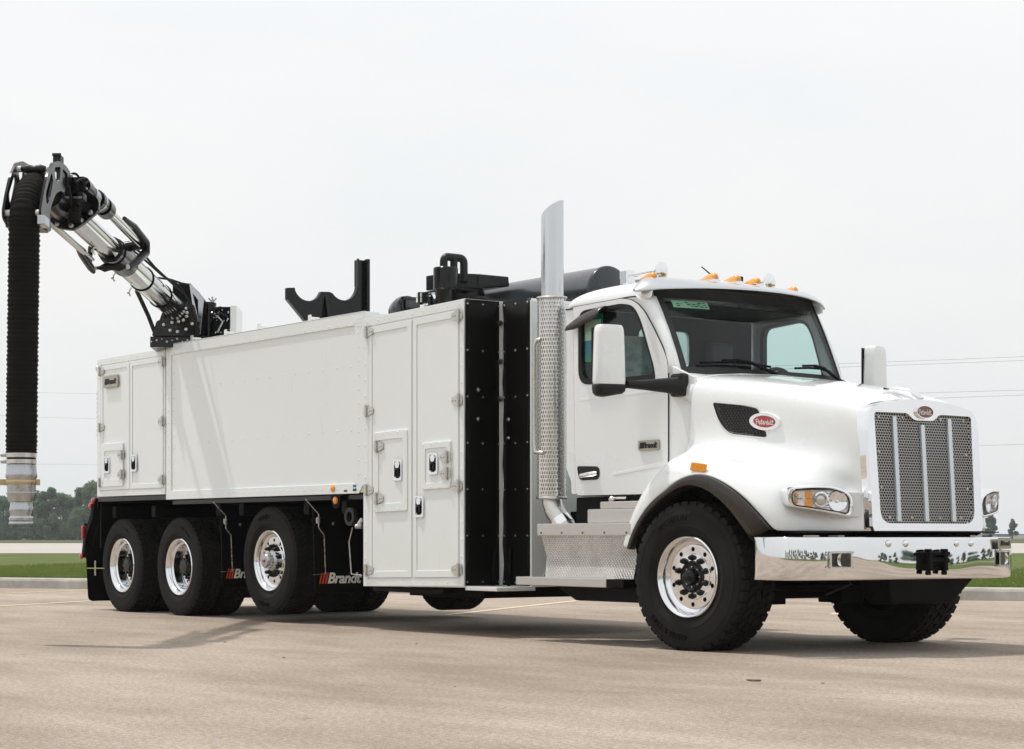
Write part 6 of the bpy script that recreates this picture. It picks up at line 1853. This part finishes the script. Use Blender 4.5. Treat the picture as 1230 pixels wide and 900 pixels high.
mb.build('head_hose', M['rubber'], bt, smooth=60)
mb = MB()
for a in ((4.9, 0.17, 0.13), (4.98, 0.12, 0.06), (5.05, 0.16, 0.16), (4.85, 0.24, 0.10)): mb.ball(bl(*a), 0.018, n=8)
mb.build('hose_fitting', M['cast'], bt, smooth=60)
mb = MB(); bbox(mb, 5.15, 5.25, 0.06, 0.125, 0.16, 0.285); bbox(mb, 5.25, 5.26, 0.055, 0.13, 0.27, 0.295); mb.build('camera_housing', M['plastic'], bt, bevel=0.006)
def cheek(p, mat, slots):
    """crescent side plate in the plane of the hose, cut through by slots"""
    o = [(5.02, 0.10), (5.06, 0.19), (5.22, 0.205), (5.42, 0.185), (5.60, 0.12), (5.74, -0.02), (5.84, -0.20), (5.90, -0.34), (5.88, -0.40), (5.66, -0.46), (5.58, -0.42), (5.66, -0.31), (5.60, -0.22), (5.48, -0.10), (5.34, -0.04), (5.14, -0.03)]
    h = [rpoly([(5.62, 0.04), (5.78, -0.18), (5.74, -0.26), (5.66, -0.20), (5.57, -0.02)], 0.03, 2), rpoly([(5.36, 0.15), (5.54, 0.10), (5.50, 0.0), (5.38, 0.03)], 0.03, 2), rpoly([(5.14, 0.15), (5.30, 0.155), (5.30, 0.03), (5.16, 0.02)], 0.03, 2)] if slots else []
    mb = MB(); mb.plate(rpoly(o, 0.04, 3), h, lambda a, b, d: tuple(bl(a, p + d, b)), 0, 0.02)
    c = mb.build('cheek_plate', mat, bt, bevel=0.004)
    return c
cheek(-0.155, M['blackp'], True); cheek(0.138, M['blackp'], True)
mb = MB(); bbox(mb, 5.80, 5.94, 0.14, 0.20, -0.46, -0.385); mb.build('cheek_foot', M['cast'], bt, bevel=0.006)
mb = MB(); bbox(mb, 5.58, 5.80, -0.15, 0.13, -0.445, -0.425); mb.build('cheek_tie', M['blackp'], bt)
for s, q in ((5.57, 0.078), (5.84, -0.345)):
    mb = MB(); mb.tube([bl(s, -0.105 + 0.21 * i / 12, q) for i in range(13)], [0.020, 0.026, 0.030, 0.037, 0.034, 0.030, 0.028, 0.030, 0.034, 0.037, 0.030, 0.026, 0.020], 12)
    ro = mb.build('hose_roller', M['plastic'], bt, smooth=60)
    for p0, p1 in ((-0.135, -0.103), (0.103, 0.137)):
        mb = MB(); mb.cyl(bl(s, p0, q), bl(s, p1, q), 0.026, None, 12); mb.build('roller_end', M['whitep'], ro, smooth=40)
mb = MB(); mb.cyl(bl(5.35, -0.19, -0.12), bl(5.35, -0.14, -0.12), 0.06, None, 14); mb.build('pivot_cap', M['plastic'], bt, smooth=40)
# the hose comes over the head and hangs plumb
h0 = bl(5.80, 0, -0.38)
hose_pts = [bl(5.05, 0, -0.01), bl(5.25, 0, -0.005), bl(5.42, 0, -0.025), bl(5.56, 0, -0.075), bl(5.68, 0, -0.16), bl(5.755, 0, -0.26), h0] + [Vector((h0.x - 0.010 * t - 0.004 * math.sin(3 * t), h0.y - 0.022 * t, h0.z - 1.845 * t)) for t in (0.15, 0.35, 0.6, 0.8, 1.0)]
def resample(P, step):
    out = []
    for i in range(len(P) - 1):
        p0, p1, p2, p3 = P[max(0, i - 1)], P[i], P[i + 1], P[min(len(P) - 1, i + 2)]
        n = max(1, int((p2 - p1).length / step))
        for k in range(n):
            t = k / n
            out.append(0.5 * ((2 * p1) + (p2 - p0) * t + (2 * p0 - 5 * p1 + 4 * p2 - p3) * t * t + (3 * p1 - p0 - 3 * p2 + p3) * t ** 3))
    out.append(P[-1]); return out
hp = resample(hose_pts, 0.0088)
rad = [0.119 + (0.0040 if i % 4 in (1, 2) else -0.0025) + 0.0015 * math.sin(i * 0.37) for i in range(len(hp))]
mb = MB(); mb.tube(hp, rad, 26); hose = mb.build('suction_hose', M['hose'], TR, smooth=70)
cx, cy, cz = hp[-1].x, hp[-1].y, hp[-1].z
# end fitting: heights are counted down from the hose end
mb = MB(); mb.lathe([(0.112, -0.085), (0.112, 0.03), (0.0001, 0.03)], 28, hp[-1]); mb.build('hose_cuff', M['rubber'], hose, smooth=40)
for zc in (-0.018, -0.068):
    mb = MB(); mb.lathe([(0.114, zc - 0.017), (0.1175, zc - 0.017), (0.1175, zc + 0.017), (0.114, zc + 0.017)], 32, hp[-1], closed=True)
    p = Vector((cx - RX * 0.118, cy - RY * 0.118, cz + zc)); mb.box((p.x - 0.025, p.y - 0.025, p.z - 0.014), (p.x + 0.025, p.y + 0.025, p.z + 0.014))
    mb.cyl((p.x - 0.02, p.y - 0.04, p.z), (p.x - 0.02, p.y + 0.04, p.z), 0.010, None, 8)
    mb.build('band_clamp', M['steel'], hose, smooth=35)
P_ = [(0.10, 0.086), (0.115, 0.092), (0.117, 0.150), (0.122, 0.163), (0.122, 0.188), (0.114, 0.202), (0.112, 0.228), (0.112, 0.280), (0.110, 0.306), (0.114, 0.312), (0.112, 0.326), (0.098, 0.381), (0.086, 0.386), (0.086, 0.418), (0.089, 0.424), (0.094, 0.45), (0.086, 0.476), (0.086, 0.496), (0.096, 0.509), (0.096, 0.525), (0.087, 0.536), (0.097, 0.55), (0.097, 0.558), (0.08, 0.558), (0.08, 0.38)]
mb = MB(); mb.lathe([(r, -h) for r, h in P_], 36, hp[-1]); mb.build('nozzle_tube', M['cast'], hose, smooth=30)
mb = MB(); za, zb = -0.247, -0.212
mb.lathe([(0.113, za), (0.122, za), (0.126, (za + zb) / 2), (0.122, zb), (0.113, zb)], 32, hp[-1], closed=True)
u_ = Matrix.Rotation(math.atan2(RY, RX), 3, 'Z')
for sgn, q, w in ((-1, 0.14, 0.035), (1, 0.128, 0.015)):
    p = Vector((cx + sgn * RX * q, cy + sgn * RY * q, cz))
    mb.box((p.x - w, p.y - 0.02, p.z + za - 0.006), (p.x + w, p.y + 0.02, p.z + zb + 0.006), 0, u_)
mb.build('gold_clamp', M['gold'], hose, smooth=35)

# turret at the foot of the boom
mb = MB()
def frame_plate(pts, s0, s1): mb.plate(pts, None, lambda a, b, d: tuple(bl(s0 + d * (s1 - s0), a, b)), 0, 1)
frame_plate(rpoly([(-0.25, -0.285), (0.26, -0.285), (0.20, 0.05), (0.12, 0.10), (0.06, -0.02), (-0.10, -0.09), (-0.20, -0.12)], 0.02, 2), 0.10, 0.16)
frame_plate([(-0.25, -0.285), (0.30, -0.285), (0.26, 0.14), (-0.16, 0.05)], -0.40, -0.34)
frame_plate([(-0.24, -0.285), (-0.16, -0.285), (-0.12, 0.0), (-0.15, 0.0)], -0.34, 0.10)
bbox(mb, -0.75, 0.14, -0.27, 0.34, -0.40, -0.286)
mb.tube([bl(0.55, -0.33, 0.13), bl(0.25, -0.27, -0.08), bl(0.05, -0.22, -0.28)], 0.024, 8)
tu = mb.build('turret', M['blackp'], TR, bevel=0.008)
for p, q in ((-0.12, -0.165), (-0.05, -0.225), (0.03, -0.24), (0.12, -0.215), (0.185, -0.155), (0.115, 0.01), (0.13, -0.035), (0.125, -0.075), (0.09, -0.115), (0.04, -0.13), (-0.03, -0.14)):
    mb = MB(); mb.lathe([(0.019, 0), (0.017, 0.012), (0.0001, 0.018)], 8, bl(0.16, p, q), ax); mb.build('turret_bolt', M['steel'], tu, smooth=40)
mb = MB(); mb.lathe([(0.0001, -0.12), (0.32, -0.12), (0.34, -0.08), (0.34, 0.0), (0.28, 0.02), (0.28, 0.12)], 28, (-8.72, -0.80, 2.995)); mb.build('slew_ring', M['blackm'], tu, smooth=40)
mb = MB()
for k in range(11): mb.ball(bl(0.15, -0.25 + 0.055 * k, -0.345 + 0.015 * (k % 3)), 0.009 + 0.005 * (k % 2), n=7)
stuff(mb.build('grease_fittings', M['steel'], tu, smooth=60))
mb = MB()
mb.plate([(-0.10, -0.30), (0.24, -0.30), (0.27, 0.13), (0.095, 0.35), (-0.10, 0.35)], None, lambda a, b, d: tuple(bl(-0.60 + d * 0.45, a, b)), 0, 1)
bx = mb.build('boom_valve_cover', M['blackm'], tu, bevel=0.006)
mb = MB(); mb.plate([(0.085, 0.345), (0.125, 0.32), (0.25, 0.17), (0.215, -0.22), (0.18, -0.22)], [[(0.125, 0.235), (0.185, 0.16), (0.19, -0.04)]], lambda a, b, d: tuple(bl(-0.145 + d, a, b)), 0, 0.015); mb.build('bracket_plate', M['cast'], tu, bevel=0.003)
mb = MB(); mb.cyl(bl(-0.3, 0.275, -0.36), bl(-0.3, 0.275, 0.13), 0.062, None, 16); mb.cyl(bl(-0.3, 0.275, 0.12), bl(-0.3, 0.275, 0.16), 0.078, None, 16); mb.cyl(bl(-0.3, 0.275, -0.16), bl(-0.3, 0.275, -0.10), 0.078, None, 16); mb.build('slew_motor', M['blackp'], tu, smooth=40)
mb = MB(); mb.cyl(bl(-0.3, 0.31, 0.15), bl(-0.3, 0.31, 0.23), 0.010, None, 8)
for a in (-0.8, 0.8): mb.tube([bl(-0.3, 0.31, 0.17), bl(-0.3, 0.31 + 0.06 * math.sin(a), 0.17 + 0.065 * math.cos(a))], 0.009, 6)
mb.build('wing_nut', M['cast'], tu)
mb = MB(); bbox(mb, -0.45, -0.15, 0.34, 0.535, -0.36, 0.09); vb = mb.build('valve_bank', M['blackm'], tu, bevel=0.006)
rnv = random.Random(4); mb = MB()
for k in range(22):
    p, q = rnv.uniform(0.35, 0.53), rnv.uniform(-0.22, 0.08); mb.ball(bl(-0.14, p, q), rnv.uniform(0.006, 0.012), n=7)
mb.tube([bl(-0.12, 0.34, 0.02), bl(-0.08, 0.40, -0.02), bl(-0.12, 0.46, -0.08), bl(-0.12, 0.40, -0.20)], 0.014, 6)
stuff(mb.build('valve_fittings', M['cast'], vb, smooth=60))
for P_ in ([bl(-0.10, 0.35, -0.02), bl(-0.05, 0.45, 0.0), bl(-0.10, 0.52, -0.03)], [bl(-0.12, 0.32, -0.10), bl(-0.07, 0.38, 0.06), bl(-0.12, 0.44, 0.08)]):
    mb = MB(); mb.tube(P_, 0.011, 6); mb.build('valve_hose', M['rubber'], vb, smooth=60)
mb = MB(); bbox(mb, -0.48, -0.12, 0.54, 0.61, -0.36, 0.10); mb.build('valve_cover', M['whitep'], tu, bevel=0.006)

# ------------------------------------------------------------------ smoky air
mb = MB(); a_ = [view_pt(-60, -260, -1.0), view_pt(-60, 260, -1.0), view_pt(720, 260, -1.0), view_pt(720, -260, -1.0)]
mb.hexa(a_, [p + Vector((0, 0, 21.0)) for p in a_])
m = bpy.data.materials.new('haze'); m.use_nodes = True
nt = m.node_tree; nt.nodes.remove(nt.nodes['Principled BSDF'])
pvn = node(nt, 'ShaderNodeVolumePrincipled')
pvn.inputs['Color'].default_value = (0.93, 0.95, 0.97, 1)
pvn.inputs['Density'].default_value = 0.0003
pvn.inputs['Anisotropy'].default_value = 0.2
nt.links.new(pvn.outputs[0], nt.nodes['Material Output'].inputs['Volume'])
stuff(mb.build('haze', m))
